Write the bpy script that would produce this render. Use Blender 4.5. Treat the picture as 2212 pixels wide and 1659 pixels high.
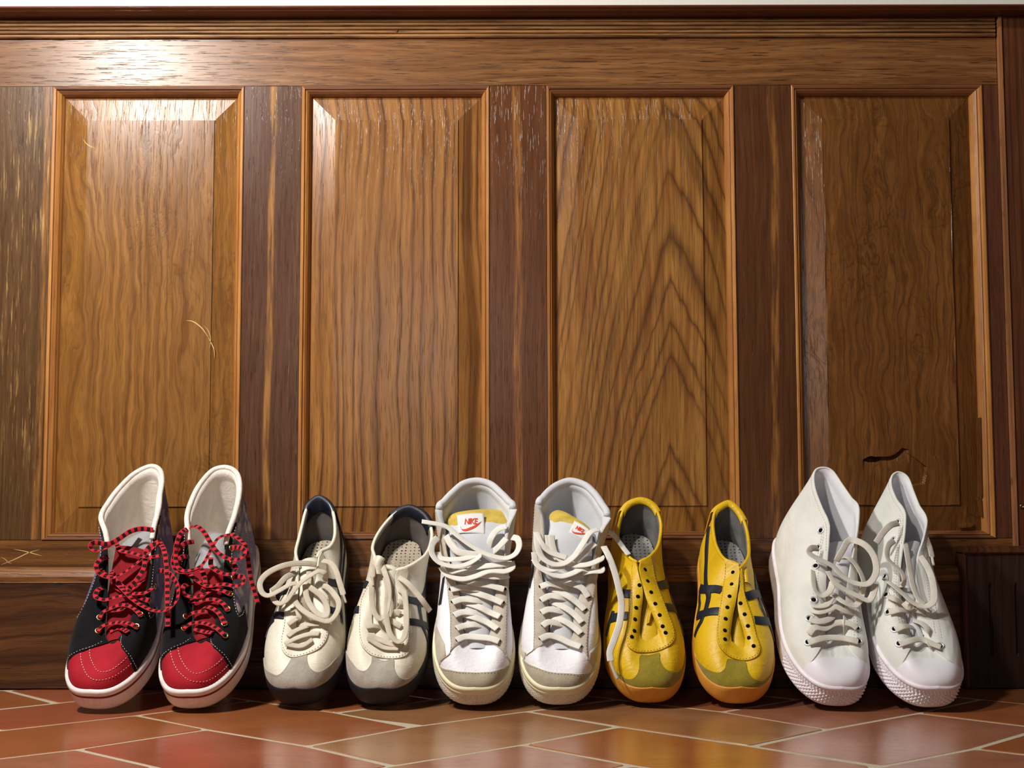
import bpy, bmesh, math, random
import numpy as np
from mathutils import Matrix, Vector
random.seed(7)
for o in list(bpy.data.objects): bpy.data.objects.remove(o)
SC = bpy.context.scene
COL = SC.collection
# ------------------------------------------------------------------ camera
CAM = np.array([0.0, 0.0, 0.26]); F = 3000.0; PITCH = math.radians(4.87); ROLL = 0.002
cd = bpy.data.cameras.new('camera'); cam = bpy.data.objects.new('camera', cd); COL.objects.link(cam)
cd.sensor_fit = 'HORIZONTAL'; cd.sensor_width = 36; cd.lens = 36 * F / 2212; cd.clip_start = .02
cam.matrix_world = Matrix.Translation(Vector(CAM)) @ Matrix.Rotation(math.pi/2 + PITCH, 4, 'X') @ Matrix.Rotation(-ROLL, 4, 'Z')
SC.camera = cam
# ------------------------------------------------------------------ world, lamps, exposure
SC.view_settings.view_transform = 'Standard'; SC.view_settings.look = 'None'
SC.view_settings.gamma = 1; SC.view_settings.use_curve_mapping = False
SC.view_settings.exposure = 0.16
W = bpy.data.worlds.new('room'); SC.world = W; W.use_nodes = True
W.node_tree.nodes['Background'].inputs[0].default_value = (1.0, 0.90, 0.80, 1)
W.node_tree.nodes['Background'].inputs[1].default_value = 0.025
def area(name, loc, target, size, power, col):
    l = bpy.data.lights.new(name, 'AREA'); l.shape = 'DISK'; l.size = size; l.energy = power; l.color = col
    o = bpy.data.objects.new(name, l); COL.objects.link(o); o.location = loc
    o.rotation_euler = (Vector(target) - Vector(loc)).to_track_quat('-Z', 'Y').to_euler()
    return o
area('wall_lamp', (-0.80, 1.08, 1.205), (0.05, 1.9, 0.3), 0.10, 15.5, (1.0, 0.955, 0.895))
area('ceiling_lamp', (-0.98, 0.55, 2.15), (0.0, 1.8, 0.3), 0.15, 27, (1.0, 0.95, 0.89))
area('room_lamp', (-0.45, -1.9, 0.95), (0.0, 1.9, 0.4), 0.45, 6.5, (1.0, 0.96, 0.92))

# ------------------------------------------------------------------ pixel <-> world
def ray(px, py):
    a = px - 1106.0; b = 829.5 - py
    c, s = math.cos(ROLL), math.sin(ROLL)
    a, b = a*c - b*s, a*s + b*c
    a /= F; b /= F
    cp, sp = math.cos(PITCH), math.sin(PITCH)
    return np.array([a, cp - b*sp, sp + b*cp])
def proj(P):
    P = np.asarray(P, float) - CAM
    cp, sp = math.cos(PITCH), math.sin(PITCH)
    dd = P[..., 1]*cp + P[..., 2]*sp; up = -P[..., 1]*sp + P[..., 2]*cp
    a = F*P[..., 0]/dd; b = F*up/dd
    c, s = math.cos(ROLL), math.sin(ROLL)
    a, b = a*c + b*s, -a*s + b*c
    return np.stack([1106 + a, 829.5 - b], -1)
def atY(px, py, Y):
    r = ray(px, py); return CAM + r*(Y - CAM[1])/r[1]
def atZ(px, py, Z=0.0):
    r = ray(px, py); return CAM + r*(Z - CAM[2])/r[2]

# ------------------------------------------------------------------ node materials
class NT:
    def __init__(s, name):
        s.m = bpy.data.materials.new(name); s.m.use_nodes = True
        s.t = s.m.node_tree; s.b = s.t.nodes['Principled BSDF']; s.pos = None
    def n(s, kind, **kw):
        nd = s.t.nodes.new(kind)
        for k, v in kw.items(): setattr(nd, k, v)
        return nd
    def put(s, sock, v):
        if hasattr(v, 'is_linked') or isinstance(v, bpy.types.NodeSocket): s.t.links.new(v, sock)
        else: sock.default_value = v
    def co(s, which='Object'):
        if not s.pos: s.pos = s.n('ShaderNodeTexCoord')
        return s.pos.outputs[which]
    def math(s, op, a, b=0.0, c=None, clamp=False):
        nd = s.n('ShaderNodeMath', operation=op); nd.use_clamp = clamp
        s.put(nd.inputs[0], a); s.put(nd.inputs[1], b)
        if c is not None: s.put(nd.inputs[2], c)
        return nd.outputs[0]
    def sep(s, v):
        nd = s.n('ShaderNodeSeparateXYZ'); s.put(nd.inputs[0], v); return nd.outputs
    def comb(s, x, y, z):
        nd = s.n('ShaderNodeCombineXYZ'); s.put(nd.inputs[0], x); s.put(nd.inputs[1], y); s.put(nd.inputs[2], z); return nd.outputs[0]
    def map(s, v, scale=(1, 1, 1), loc=(0, 0, 0), rot=(0, 0, 0)):
        nd = s.n('ShaderNodeMapping'); s.put(nd.inputs[0], v)
        nd.inputs['Scale'].default_value = scale; nd.inputs['Location'].default_value = loc; nd.inputs['Rotation'].default_value = rot
        return nd.outputs[0]
    def noise(s, v, scale=5, detail=3, rough=.5, dist=0.0):
        nd = s.n('ShaderNodeTexNoise'); s.put(nd.inputs['Vector'], v)
        nd.inputs['Scale'].default_value = scale; nd.inputs['Detail'].default_value = detail
        nd.inputs['Roughness'].default_value = rough; nd.inputs['Distortion'].default_value = dist
        return nd.outputs[0]
    def vor(s, v, scale, feature='F1', rnd=1.0):
        nd = s.n('ShaderNodeTexVoronoi', feature=feature); s.put(nd.inputs['Vector'], v)
        nd.inputs['Scale'].default_value = scale; nd.inputs['Randomness'].default_value = rnd
        return nd.outputs[0]
    def ramp(s, f, stops, interp='LINEAR'):
        nd = s.n('ShaderNodeValToRGB'); s.put(nd.inputs[0], f); cr = nd.color_ramp; cr.interpolation = interp
        while len(cr.elements) < len(stops): cr.elements.new(.5)
        for e, (p, c) in zip(cr.elements, stops):
            e.position = p; e.color = c if len(c) == 4 else (*c, 1)
        return nd.outputs[0]
    def step(s, f, a, b):
        nd = s.n('ShaderNodeMapRange'); nd.clamp = True
        s.put(nd.inputs[0], f); nd.inputs[1].default_value = a; nd.inputs[2].default_value = b
        return nd.outputs[0]
    def mix(s, f, a, b, mode='MIX'):
        nd = s.n('ShaderNodeMix', data_type='RGBA', blend_type=mode)
        s.put(nd.inputs[0], f)
        for sk, v in ((nd.inputs[6], a), (nd.inputs[7], b)):
            if isinstance(v, tuple) and len(v) == 3: v = (*v, 1)
            s.put(sk, v)
        return nd.outputs[2]
    def bump(s, h, strength=.3, dist=.001, prev=None):
        nd = s.n('ShaderNodeBump'); s.put(nd.inputs['Height'], h)
        nd.inputs['Strength'].default_value = strength; nd.inputs['Distance'].default_value = dist
        if prev is not None: s.t.links.new(prev, nd.inputs['Normal'])
        return nd.outputs[0]
    def out(s, color=None, rough=None, normal=None, spec=None, metal=None, sheen=None, coat=None):
        if color is not None:
            if isinstance(color, tuple) and len(color) == 3: color = (*color, 1)
            s.put(s.b.inputs['Base Color'], color)
        if rough is not None: s.put(s.b.inputs['Roughness'], rough)
        if normal is not None: s.t.links.new(normal, s.b.inputs['Normal'])
        if spec is not None: s.put(s.b.inputs['Specular IOR Level'], spec)
        if metal is not None: s.put(s.b.inputs['Metallic'], metal)
        if sheen is not None: s.put(s.b.inputs['Sheen Weight'], sheen)
        if coat is not None: s.put(s.b.inputs['Coat Weight'], coat); s.b.inputs['Coat Roughness'].default_value = .12
        return s.m
def rgb(r, g, b):
    f = lambda c: (c/255/12.92 if c/255 <= .04045 else ((c/255+.055)/1.055)**2.4)
    return (f(r), f(g), f(b))

def plain(name, c, rough=.5, bump=0, bscale=300, metal=0, spec=.5, var=0, vscale=20, sheen=0, det=2):
    t = NT(name); n = None; cc = c
    v = t.co()
    if var:
        nz = t.noise(v, vscale, 4, .6)
        lo = tuple(x*(1-var) for x in c); hi = tuple(min(1, x*(1+var*.5)) for x in c)
        cc = t.mix(t.step(nz, .3, .7), lo, hi)
    if bump:
        n = t.bump(t.noise(v, bscale, det, .6), bump, .001)
    return t.out(cc, rough, n, spec, metal, sheen)

# ------------------------------------------------------------------ object helpers
def obj(name, verts, faces, mat, parent=None, smooth=True, uvs=None, mats=None, kind=None):
    me = bpy.data.meshes.new(name)
    me.from_pydata([tuple(map(float, v)) for v in verts], [], faces)
    if uvs is not None:
        ul = me.uv_layers.new(name='UVMap')
        arr = np.asarray(uvs, float)[np.array([l.vertex_index for l in me.loops])]
        ul.data.foreach_set('uv', arr.ravel())
    me.update()
    if smooth: me.polygons.foreach_set('use_smooth', [True]*len(me.polygons))
    o = bpy.data.objects.new(name, me); COL.objects.link(o)
    if isinstance(mat, (list, tuple)):
        for m in mat: me.materials.append(m)
        if mats is not None: me.polygons.foreach_set('material_index', mats)
    else: me.materials.append(mat)
    if parent: o.parent = parent
    if kind: o['kind'] = kind
    return o
def from_bm(name, bm, mat, parent=None, smooth=False, kind=None):
    me = bpy.data.meshes.new(name); bmesh.ops.recalc_face_normals(bm, faces=bm.faces)
    bm.to_mesh(me); bm.free()
    if smooth: me.polygons.foreach_set('use_smooth', [True]*len(me.polygons))
    o = bpy.data.objects.new(name, me); COL.objects.link(o); me.materials.append(mat)
    if parent: o.parent = parent
    if kind: o['kind'] = kind
    return o
def fixn(o):
    bm = bmesh.new(); bm.from_mesh(o.data); bmesh.ops.recalc_face_normals(bm, faces=bm.faces); bm.to_mesh(o.data); bm.free()
    return o
def gridfaces(nu, nv, closeu=False):
    fs = []
    for i in range(nu if closeu else nu-1):
        i2 = (i+1) % nu
        for j in range(nv-1):
            fs.append((i*nv+j, i2*nv+j, i2*nv+j+1, i*nv+j+1))
    return fs
def box(name, x0, x1, y0, y1, z0, z1, mat, parent=None, bev=.0008, kind=None):
    bm = bmesh.new(); bmesh.ops.create_cube(bm, size=1)
    for v in bm.verts:
        v.co = Vector(((x0+x1)/2+v.co.x*(x1-x0), (y0+y1)/2+v.co.y*(y1-y0), (z0+z1)/2+v.co.z*(z1-z0)))
    if bev: bmesh.ops.bevel(bm, geom=bm.edges[:], offset=bev, segments=2, affect='EDGES', clamp_overlap=True)
    return from_bm(name, bm, mat, parent, kind=kind)
def extr(name, prof, x0, x1, mat, parent=None, axis='x', smooth=False, mitre=None, kind=None):
    """prof: closed list of (y, z); extruded along x."""
    n = len(prof); V = []
    for x in (x0, x1):
        for (y, z) in prof: V.append((x, y, z))
    fs = [(i, (i+1) % n, n+(i+1) % n, n+i) for i in range(n)] + [tuple(range(n)), tuple(range(n, 2*n))]
    return fixn(obj(name, V, fs, mat, parent, smooth, kind=kind))
def cat(P, t, n):
    """catmull-rom through P at params t -> n samples (non-uniform hermite)"""
    P = np.asarray(P, float); t = np.asarray(t, float)
    m = np.zeros_like(P)
    m[1:-1] = (P[2:]-P[:-2])/(t[2:]-t[:-2])[:, None]
    m[0] = (P[1]-P[0])/(t[1]-t[0]); m[-1] = (P[-1]-P[-2])/(t[-1]-t[-2])
    q = np.linspace(t[0], t[-1], n) if np.isscalar(n) else np.asarray(n)
    k = np.clip(np.searchsorted(t, q, side='right')-1, 0, len(t)-2)
    h = (t[k+1]-t[k]); s = ((q-t[k])/h)[:, None]; h = h[:, None]
    return ((2*s**3-3*s**2+1)*P[k] + (s**3-2*s**2+s)*h*m[k] + (-2*s**3+3*s**2)*P[k+1] + (s**3-s**2)*h*m[k+1])
def smoothpath(P, step):
    P = np.asarray(P, float)
    L = np.r_[0, np.cumsum(np.linalg.norm(np.diff(P, axis=0), axis=1)**.5 + 1e-6)]
    Q = cat(P, L, 16*len(P))
    A = np.r_[0, np.cumsum(np.linalg.norm(np.diff(Q, axis=0), axis=1))]
    n = max(4, int(A[-1]/step)); q = np.linspace(0, A[-1], n)
    return np.stack([np.interp(q, A, Q[:, i]) for i in range(3)], 1), q
def nrm(v):
    return v/(np.linalg.norm(v, axis=-1, keepdims=True)+1e-12)
def ribbon(name, P, wdir, width, thick, mat, parent, step=.0012, round_=True, taper_end=False):
    """flat woven lace: P path, wdir width direction (per control point or single)"""
    P = np.asarray(P, float); wd = np.asarray(wdir, float)
    if wd.ndim == 1: wd = np.repeat(wd[None], len(P), 0)
    Q, s = smoothpath(P, step)
    idx = np.linspace(0, 1, len(P)); L = np.r_[0, np.cumsum(np.linalg.norm(np.diff(P, axis=0), axis=1)+1e-9)]; L /= L[-1]
    W_ = np.stack([np.interp(s/s[-1], L, wd[:, i]) for i in range(3)], 1)
    T = nrm(np.gradient(Q, axis=0)); W_ = nrm(W_ - (W_*T).sum(1, keepdims=True)*T)
    N = np.cross(T, W_)
    k = 10; V = []; UV = []
    ang = np.linspace(0, 2*np.pi, k, endpoint=False) + np.pi/k
    cx = np.sign(np.cos(ang))*np.abs(np.cos(ang))**.6; cy = np.sign(np.sin(ang))*np.abs(np.sin(ang))**.9
    ws = np.full(len(Q), width/2); ts = np.full(len(Q), thick/2)
    if taper_end:
        m = np.clip((s[-1]-s)/.012, 0, 1); ws = np.where(m < 1, ws*.38, ws); ts = np.where(m < 1, width*.19, ts)
    for i in range(len(Q)):
        for a in range(k):
            V.append(Q[i] + W_[i]*cx[a]*ws[i] + N[i]*cy[a]*ts[i]); UV.append((s[i], cx[a]*.5+.5))
    fs = []
    for i in range(len(Q)-1):
        for a in range(k):
            b = (a+1) % k; fs.append((i*k+a, i*k+b, (i+1)*k+b, (i+1)*k+a))
    fs += [tuple(range(k))[::-1], tuple((len(Q)-1)*k+a for a in range(k))]
    return obj(name, V, fs, mat, parent, True, UV)
def tube(name, P, r, mat, parent, step=.002, closed=False, k=8):
    P = np.asarray(P, float)
    if closed: Q = P; 
    else: Q, _ = smoothpath(P, step)
    n = len(Q)
    T = nrm(np.roll(Q, -1, 0)-np.roll(Q, 1, 0)) if closed else nrm(np.gradient(Q, axis=0))
    up = nrm(np.cross(T[0], [.3, .5, .8])); V = []
    rr = np.full(n, r) if np.isscalar(r) else np.interp(np.linspace(0, 1, n), np.linspace(0, 1, len(r)), r)
    for i in range(n):
        up = nrm(up - (up*T[i]).sum()*T[i]); s = np.cross(T[i], up)
        for a in range(k):
            th = 2*np.pi*a/k; V.append(Q[i]+(up*np.cos(th)+s*np.sin(th))*rr[i])
    fs = []
    for i in range(n if closed else n-1):
        i2 = (i+1) % n
        for a in range(k):
            b = (a+1) % k; fs.append((i*k+a, i2*k+a, i2*k+b, i*k+b))
    if not closed: fs += [tuple(range(k))[::-1], tuple((n-1)*k+a for a in range(k))]
    return fixn(obj(name, V, fs, mat, parent, True))
# ------------------------------------------------------------------ wood
def wood(name, light, mid, dark, along='z', style='straight', seed=0.0, x0=0.0, z0=0.0, freq=70, strip=None, gloss=.2, ringamt=.85, warp=.012, pores=.55, blot=.5, scratch=0.0, burl=0.0):
    light, mid, dark = (tuple(x*.84 for x in q) for q in (light, mid, dark))
    t = NT(name); v = t.co()
    X, Y, Z = t.sep(v)
    if along == 'x': X, Z = Z, X                       # X across the grain, Z along it
    a = t.math('ADD', X, t.math('MULTIPLY', t.math('SUBTRACT', Y, 1.985), .6))
    base = t.comb(X, seed, Z)
    w1 = t.noise(t.map(base, (7, 1, 2.6)), 1, 2, .5)
    w2 = t.noise(t.map(base, (26, 1, 9)), 1, 3, .55)
    a = t.math('ADD', a, t.math('MULTIPLY', t.math('SUBTRACT', w1, .5), warp*3.2))
    a = t.math('ADD', a, t.math('MULTIPLY', t.math('SUBTRACT', w2, .5), warp*(.55+burl*1.6)))
    if style == 'cathedral':
        dx = t.math('SUBTRACT', a, x0)
        dl = t.math('MAXIMUM', t.math('MULTIPLY', dx, -1.0), 0.0); dr = t.math('MAXIMUM', dx, 0.0)
        q = t.math('ADD', t.math('ADD', t.math('MULTIPLY', dl, 2.4), t.math('MULTIPLY', t.math('MULTIPLY', dl, dl), 17.0)), t.math('ADD', t.math('MULTIPLY', dr, 1.5), t.math('MULTIPLY', t.math('MULTIPLY', dr, dr), 8.0)))
        q = t.math('ADD', q, t.math('SUBTRACT', Z, z0))
        q = t.math('ADD', q, t.math('MULTIPLY', t.math('SUBTRACT', t.noise(t.map(base, (22, 1, 6)), 1, 4, .6), .5), .085))
        ph = t.math('MULTIPLY', q, freq)
        wob = t.noise(t.comb(t.math('MULTIPLY', q, 6), seed, 0), 1, 2)
    else:
        ph = t.math('MULTIPLY', a, freq)
        wob = t.noise(t.comb(t.math('MULTIPLY', a, 22), seed, 0), 1, 2)
    ph = t.math('ADD', ph, t.math('MULTIPLY', wob, 3.0))
    fr = t.math('FRACT', ph)
    ring = t.math('POWER', t.math('ABSOLUTE', t.math('SUBTRACT', t.math('MULTIPLY', fr, 2.0), 1.0)), 3.0)   # dark late-wood near the turns
    ringw = t.math('MULTIPLY', ring, t.step(t.noise(t.map(base, (12, 1, 3), (3, 0, 5)), 1, 2), .2, .52))
    st1 = t.noise(t.comb(t.math('MULTIPLY', a, 170), seed, t.math('MULTIPLY', Z, 7)), 1, 4, .6)
    st2 = t.noise(t.map(base, (640, 1, 26), (1, 0, 2)), 1, 2, .5)
    bl = t.noise(t.map(base, (6, 1, 3.2), (9, 0, 4)), 1, 4, .6)
    st3 = t.noise(t.comb(t.math('MULTIPLY', a, 420), seed+3, t.math('MULTIPLY', Z, 16)), 1, 3, .6)
    c = t.mix(t.step(st1, .36, .66), mid, light)
    c = t.mix(t.math('MULTIPLY', t.step(st3, .52, .72), .5), c, dark)
    c = t.mix(t.math('MULTIPLY', ringw, ringamt), c, dark)
    c = t.mix(t.math('MULTIPLY', t.step(bl, .42, .75), blot), c, tuple(x*.62 for x in mid))
    por = t.step(st2, .6, .68)
    c = t.mix(t.math('MULTIPLY', por, pores), c, tuple(x*.55 for x in dark))
    h = t.math('ADD', t.math('MULTIPLY', st1, .5), t.math('MULTIPLY', por, -.8))
    h = t.math('ADD', h, t.math('MULTIPLY', ring, -.35*ringamt))
    if burl:
        vn = t.noise(t.map(base, (17, 1, 7.5), (2, 0, 8)), 1, 3, .55, 1.4)
        vein = t.math('SUBTRACT', 1.0, t.step(t.math('ABSOLUTE', t.math('SUBTRACT', vn, .5)), .002, .02))
        vn2 = t.noise(t.map(base, (48, 1, 17), (5, 0, 1)), 1, 2, .5, 1.2)
        vein2 = t.math('SUBTRACT', 1.0, t.step(t.math('ABSOLUTE', t.math('SUBTRACT', vn2, .5)), .002, .035))
        mk = t.step(t.noise(t.map(base, (8, 1, 4), (4, 0, 3)), 1, 1), .42, .6)
        vv = t.math('MULTIPLY', t.math('MAXIMUM', vein, t.math('MULTIPLY', vein2, .7)), t.math('MULTIPLY', mk, burl))
        c = t.mix(t.math("MULTIPLY", vv, .55), c, tuple(x*1.1 for x in dark))
        hl = t.noise(t.map(base, (60, 1, 11), (8, 0, 2)), 1, 3, .6, .8)
        c = t.mix(t.math('MULTIPLY', t.step(hl, .6, .76), .4*burl), c, tuple(min(1, x*1.5) for x in light))
        h = t.math('ADD', h, t.math('MULTIPLY', vv, -.3))
    if strip:                                          # a lighter band of sapwood down the stile: (centre, half width, colour)
        sx, sw, sc = strip
        fx = t.math('SUBTRACT', 1.0, t.step(t.math('ABSOLUTE', t.math('SUBTRACT', a, sx)), sw*.5, sw))
        fx = t.math('MULTIPLY', fx, t.step(t.noise(t.map(base, (160, 1, 11), (6, 0, 6)), 1, 4, .6), .38, .62))
        c = t.mix(fx, c, sc)
    if scratch:
        sn = t.noise(t.map(base, (260, 1, 13), (7, 0, 7)), 1, 3, .7)
        sm = t.step(t.noise(t.map(base, (9, 1, 5), (1, 0, 9)), 1, 2), .42, .62)
        c = t.mix(t.math('MULTIPLY', t.math('MULTIPLY', t.step(sn, .56, .66), sm), scratch), c, rgb(186, 152, 90))
    nb = t.bump(h, .35, .0007)
    rr = t.math('ADD', gloss, t.math('MULTIPLY', st1, .14))
    return t.out(c, rr, nb, .36)

def S(px): return float(atY(px, 600, YR)[0])           # x on the stile face
def H(py, x=1106): return float(atY(x, py, YR)[2])
YR = 1.985      # face of rails and stiles
YP = 1.997      # bottom of the panel recess
YB = 1.971      # skirting face
O_L, O_M, O_D = rgb(176, 122, 66), rgb(146, 92, 44), rgb(84, 48, 22)
D_L, D_M, D_D = rgb(120, 76, 46), rgb(96, 58, 36), rgb(54, 30, 20)
R_L, R_M, R_D = rgb(154, 106, 62), rgb(122, 78, 42), rgb(66, 38, 20)
M_top = wood('oak_rail_grain', R_L, R_M, R_D, 'x', seed=1.3, freq=70, warp=.012, pores=.8, gloss=.24, ringamt=.35, blot=.75)
M_bead = wood('oak_bead_grain', rgb(180, 134, 84), rgb(146, 100, 58), R_D, 'x', seed=9.3, freq=60, warp=.006, pores=.6, gloss=.33)
M_bot = wood('oak_bottom_rail_grain', rgb(140, 94, 48), rgb(112, 70, 36), R_D, 'x', seed=4.1, freq=60, warp=.01, pores=.7)
M_ledge = wood('oak_ledge_grain', rgb(172, 120, 70), rgb(134, 86, 48), rgb(84, 50, 30), 'x', seed=5.7, freq=60, warp=.016, pores=.6)
M_skirt = wood('oak_skirting_grain', rgb(112, 72, 42), rgb(92, 58, 34), rgb(50, 30, 22), 'x', seed=6.2, freq=34, warp=.03, pores=.5, blot=.7)
M_mould = wood('moulding_grain', rgb(206, 146, 74), rgb(178, 116, 56), rgb(138, 84, 40), 'z', seed=2.2, freq=120, warp=.002, pores=.3, gloss=.4, blot=.2)
M_mouldx = wood('moulding_cross_grain', rgb(150, 98, 60), rgb(124, 76, 44), rgb(84, 48, 28), 'x', seed=2.9, freq=120, warp=.002, pores=.3, gloss=.4, blot=.2)
M_corn = wood('cornice_grain', rgb(122, 66, 42), rgb(102, 52, 34), rgb(66, 34, 24), 'x', seed=3.3, freq=40, warp=.004, pores=.2, gloss=.3, blot=.3)
M_p = [wood('panel_grain_burl_gold', rgb(164, 114, 54), rgb(136, 90, 42), rgb(84, 50, 22), seed=11.2, freq=62, warp=.02, burl=.75, ringamt=.5, pores=.25),
       wood('panel_grain_straight', rgb(176, 124, 66), rgb(146, 96, 50), rgb(70, 38, 18), seed=15.8, freq=58, warp=.014, ringamt=.9, pores=.35),
       wood('panel_grain_cathedral', rgb(176, 126, 62), rgb(140, 90, 44), rgb(72, 40, 18), style='cathedral', seed=21.4, freq=13, warp=.008, ringamt=.8, pores=.35, x0=.226, z0=0, blot=.3),
       wood('panel_grain_burl_dark', rgb(142, 92, 44), rgb(112, 70, 32), rgb(56, 30, 12), seed=31.9, freq=90, warp=.02, ringamt=.5, burl=1.0, pores=.35, blot=.7)]
M_st = [wood('stile_grain_worn', rgb(112, 80, 48), rgb(92, 64, 38), rgb(52, 34, 20), seed=41, freq=90, warp=.008, ringamt=.3, strip=(S(97), .006, rgb(150, 100, 50)), scratch=.7),
        wood('stile_grain_dark_a', rgb(104, 66, 42), rgb(86, 52, 32), rgb(54, 30, 18), seed=42, freq=90, warp=.008, ringamt=.2, strip=(S(586), .006, rgb(156, 108, 54)), scratch=.18),
        wood('stile_grain_dark_b', rgb(116, 70, 38), rgb(94, 54, 30), rgb(58, 30, 18), seed=43, freq=90, warp=.008, ringamt=.2, strip=(S(1120), .008, rgb(148, 98, 48))),
        wood('stile_grain_dark_c', rgb(106, 66, 38), rgb(86, 50, 28), rgb(50, 28, 16), seed=44, freq=90, warp=.008, ringamt=.2, strip=(S(1672), .007, rgb(140, 94, 46))),
        wood('stile_grain_dark_d', rgb(108, 66, 44), rgb(90, 52, 36), rgb(54, 28, 20), seed=45, freq=90, warp=.008, ringamt=.2)]
M_jamb = wood('jamb_grain', rgb(116, 66, 34), rgb(92, 48, 26), rgb(50, 26, 16), seed=47, freq=80, warp=.004, gloss=.4)
M_plinth = wood('plinth_grain', rgb(66, 40, 28), rgb(52, 30, 22), rgb(30, 18, 14), seed=48, freq=80, warp=.004, gloss=.45)
M_edge = wood('pale_edge_grain', rgb(176, 122, 76), rgb(150, 98, 60), rgb(110, 66, 40), seed=49, freq=120, warp=.002, gloss=.4)
M_plaster = plain('white_plaster', rgb(226, 224, 214), .8, .2, 120)
# ------------------------------------------------------------------ wainscot wall
ZB = 0.0
wall = box('wall_back', -1.7, 1.7, 2.02, 2.12, -0.02, 1.5, M_plaster, bev=0, kind='structure')
zt, zb = H(185), H(1165)
ztop = H(83); zled1, zled0 = H(1223), H(1256)
xend = S(2169)
P_ = [(105, 128, 181, 458, 506, 523), (649, 669.5, 722, 989.6, 1041, 1058), (1183, 1200, 1250, 1521.4, 1573, 1592), (1717, 1735.7, 1785, 2061, 2110, 2135)]
box('top_rail', -1.6, xend, YR, YR+.03, zt, ztop, M_top, wall, .0007)
box('bottom_rail', -1.6, xend+.002, YR, YR+.03, zled0-.02, zb, M_bot, wall, .0007)
edges = [(-1.6, S(105)), (S(523), S(649)), (S(1058), S(1183)), (S(1592), S(1717)), (S(2135), xend)]
for i, (a, b) in enumerate(edges):
    o = box('stile', a, b, YR+.0003, YR+.03, zb+.0002, zt-.0002, M_st[i], wall, .0006)
o = None
# moulding: profile across (t from outer 0 to inner 1) -> depth
MP = [(0, -.0012), (.1, -.0020), (.3, -.0016), (.38, .0006), (.45, .0010), (.52, -.0002), (.75, .0030), (.92, .0072), (1.0, .0108), (1.0, .0135), (0, .0135)]
def mould(x0, x1, z0, z1, wl, wr, wt, wb, parent):
    """four mitred strips; w* = widths"""
    def strip(c0, c1, i0, i1, m):
        V = []; n = len(MP)
        for (oc, ic) in ((c0, i0), (c1, i1)):
            for (t, dpt) in MP:
                V.append((oc[0]+(ic[0]-oc[0])*t, YR+dpt, oc[1]+(ic[1]-oc[1])*t))
        fs = [(i, (i+1) % n, n+(i+1) % n, n+i) for i in range(n)] + [tuple(range(n)), tuple(range(n, 2*n))]
        fixn(obj('moulding', V, fs, m, parent, False))
    e = .0002
    O = [(x0+e, z0+e), (x1-e, z0+e), (x1-e, z1-e), (x0+e, z1-e)]; I = [(x0+wl, z0+wb), (x1-wr, z0+wb), (x1-wr, z1-wt), (x0+wl, z1-wt)]
    strip(O[0], O[3], I[0], I[3], M_mould); strip(O[1], O[2], I[1], I[2], M_mould)
    strip(O[0], O[1], I[0], I[1], M_mouldx); strip(O[3], O[2], I[3], I[2], M_mouldx)
def dist_poly(X, Z, pts):
    d = np.full(X.shape, 9.9)
    for (ax, az), (bx, bz) in zip(pts[:-1], pts[1:]):
        vx, vz = bx-ax, bz-az; t = np.clip(((X-ax)*vx+(Z-az)*vz)/(vx*vx+vz*vz), 0, 1)
        d = np.minimum(d, np.hypot(X-ax-t*vx, Z-az-t*vz))
    return d
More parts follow.
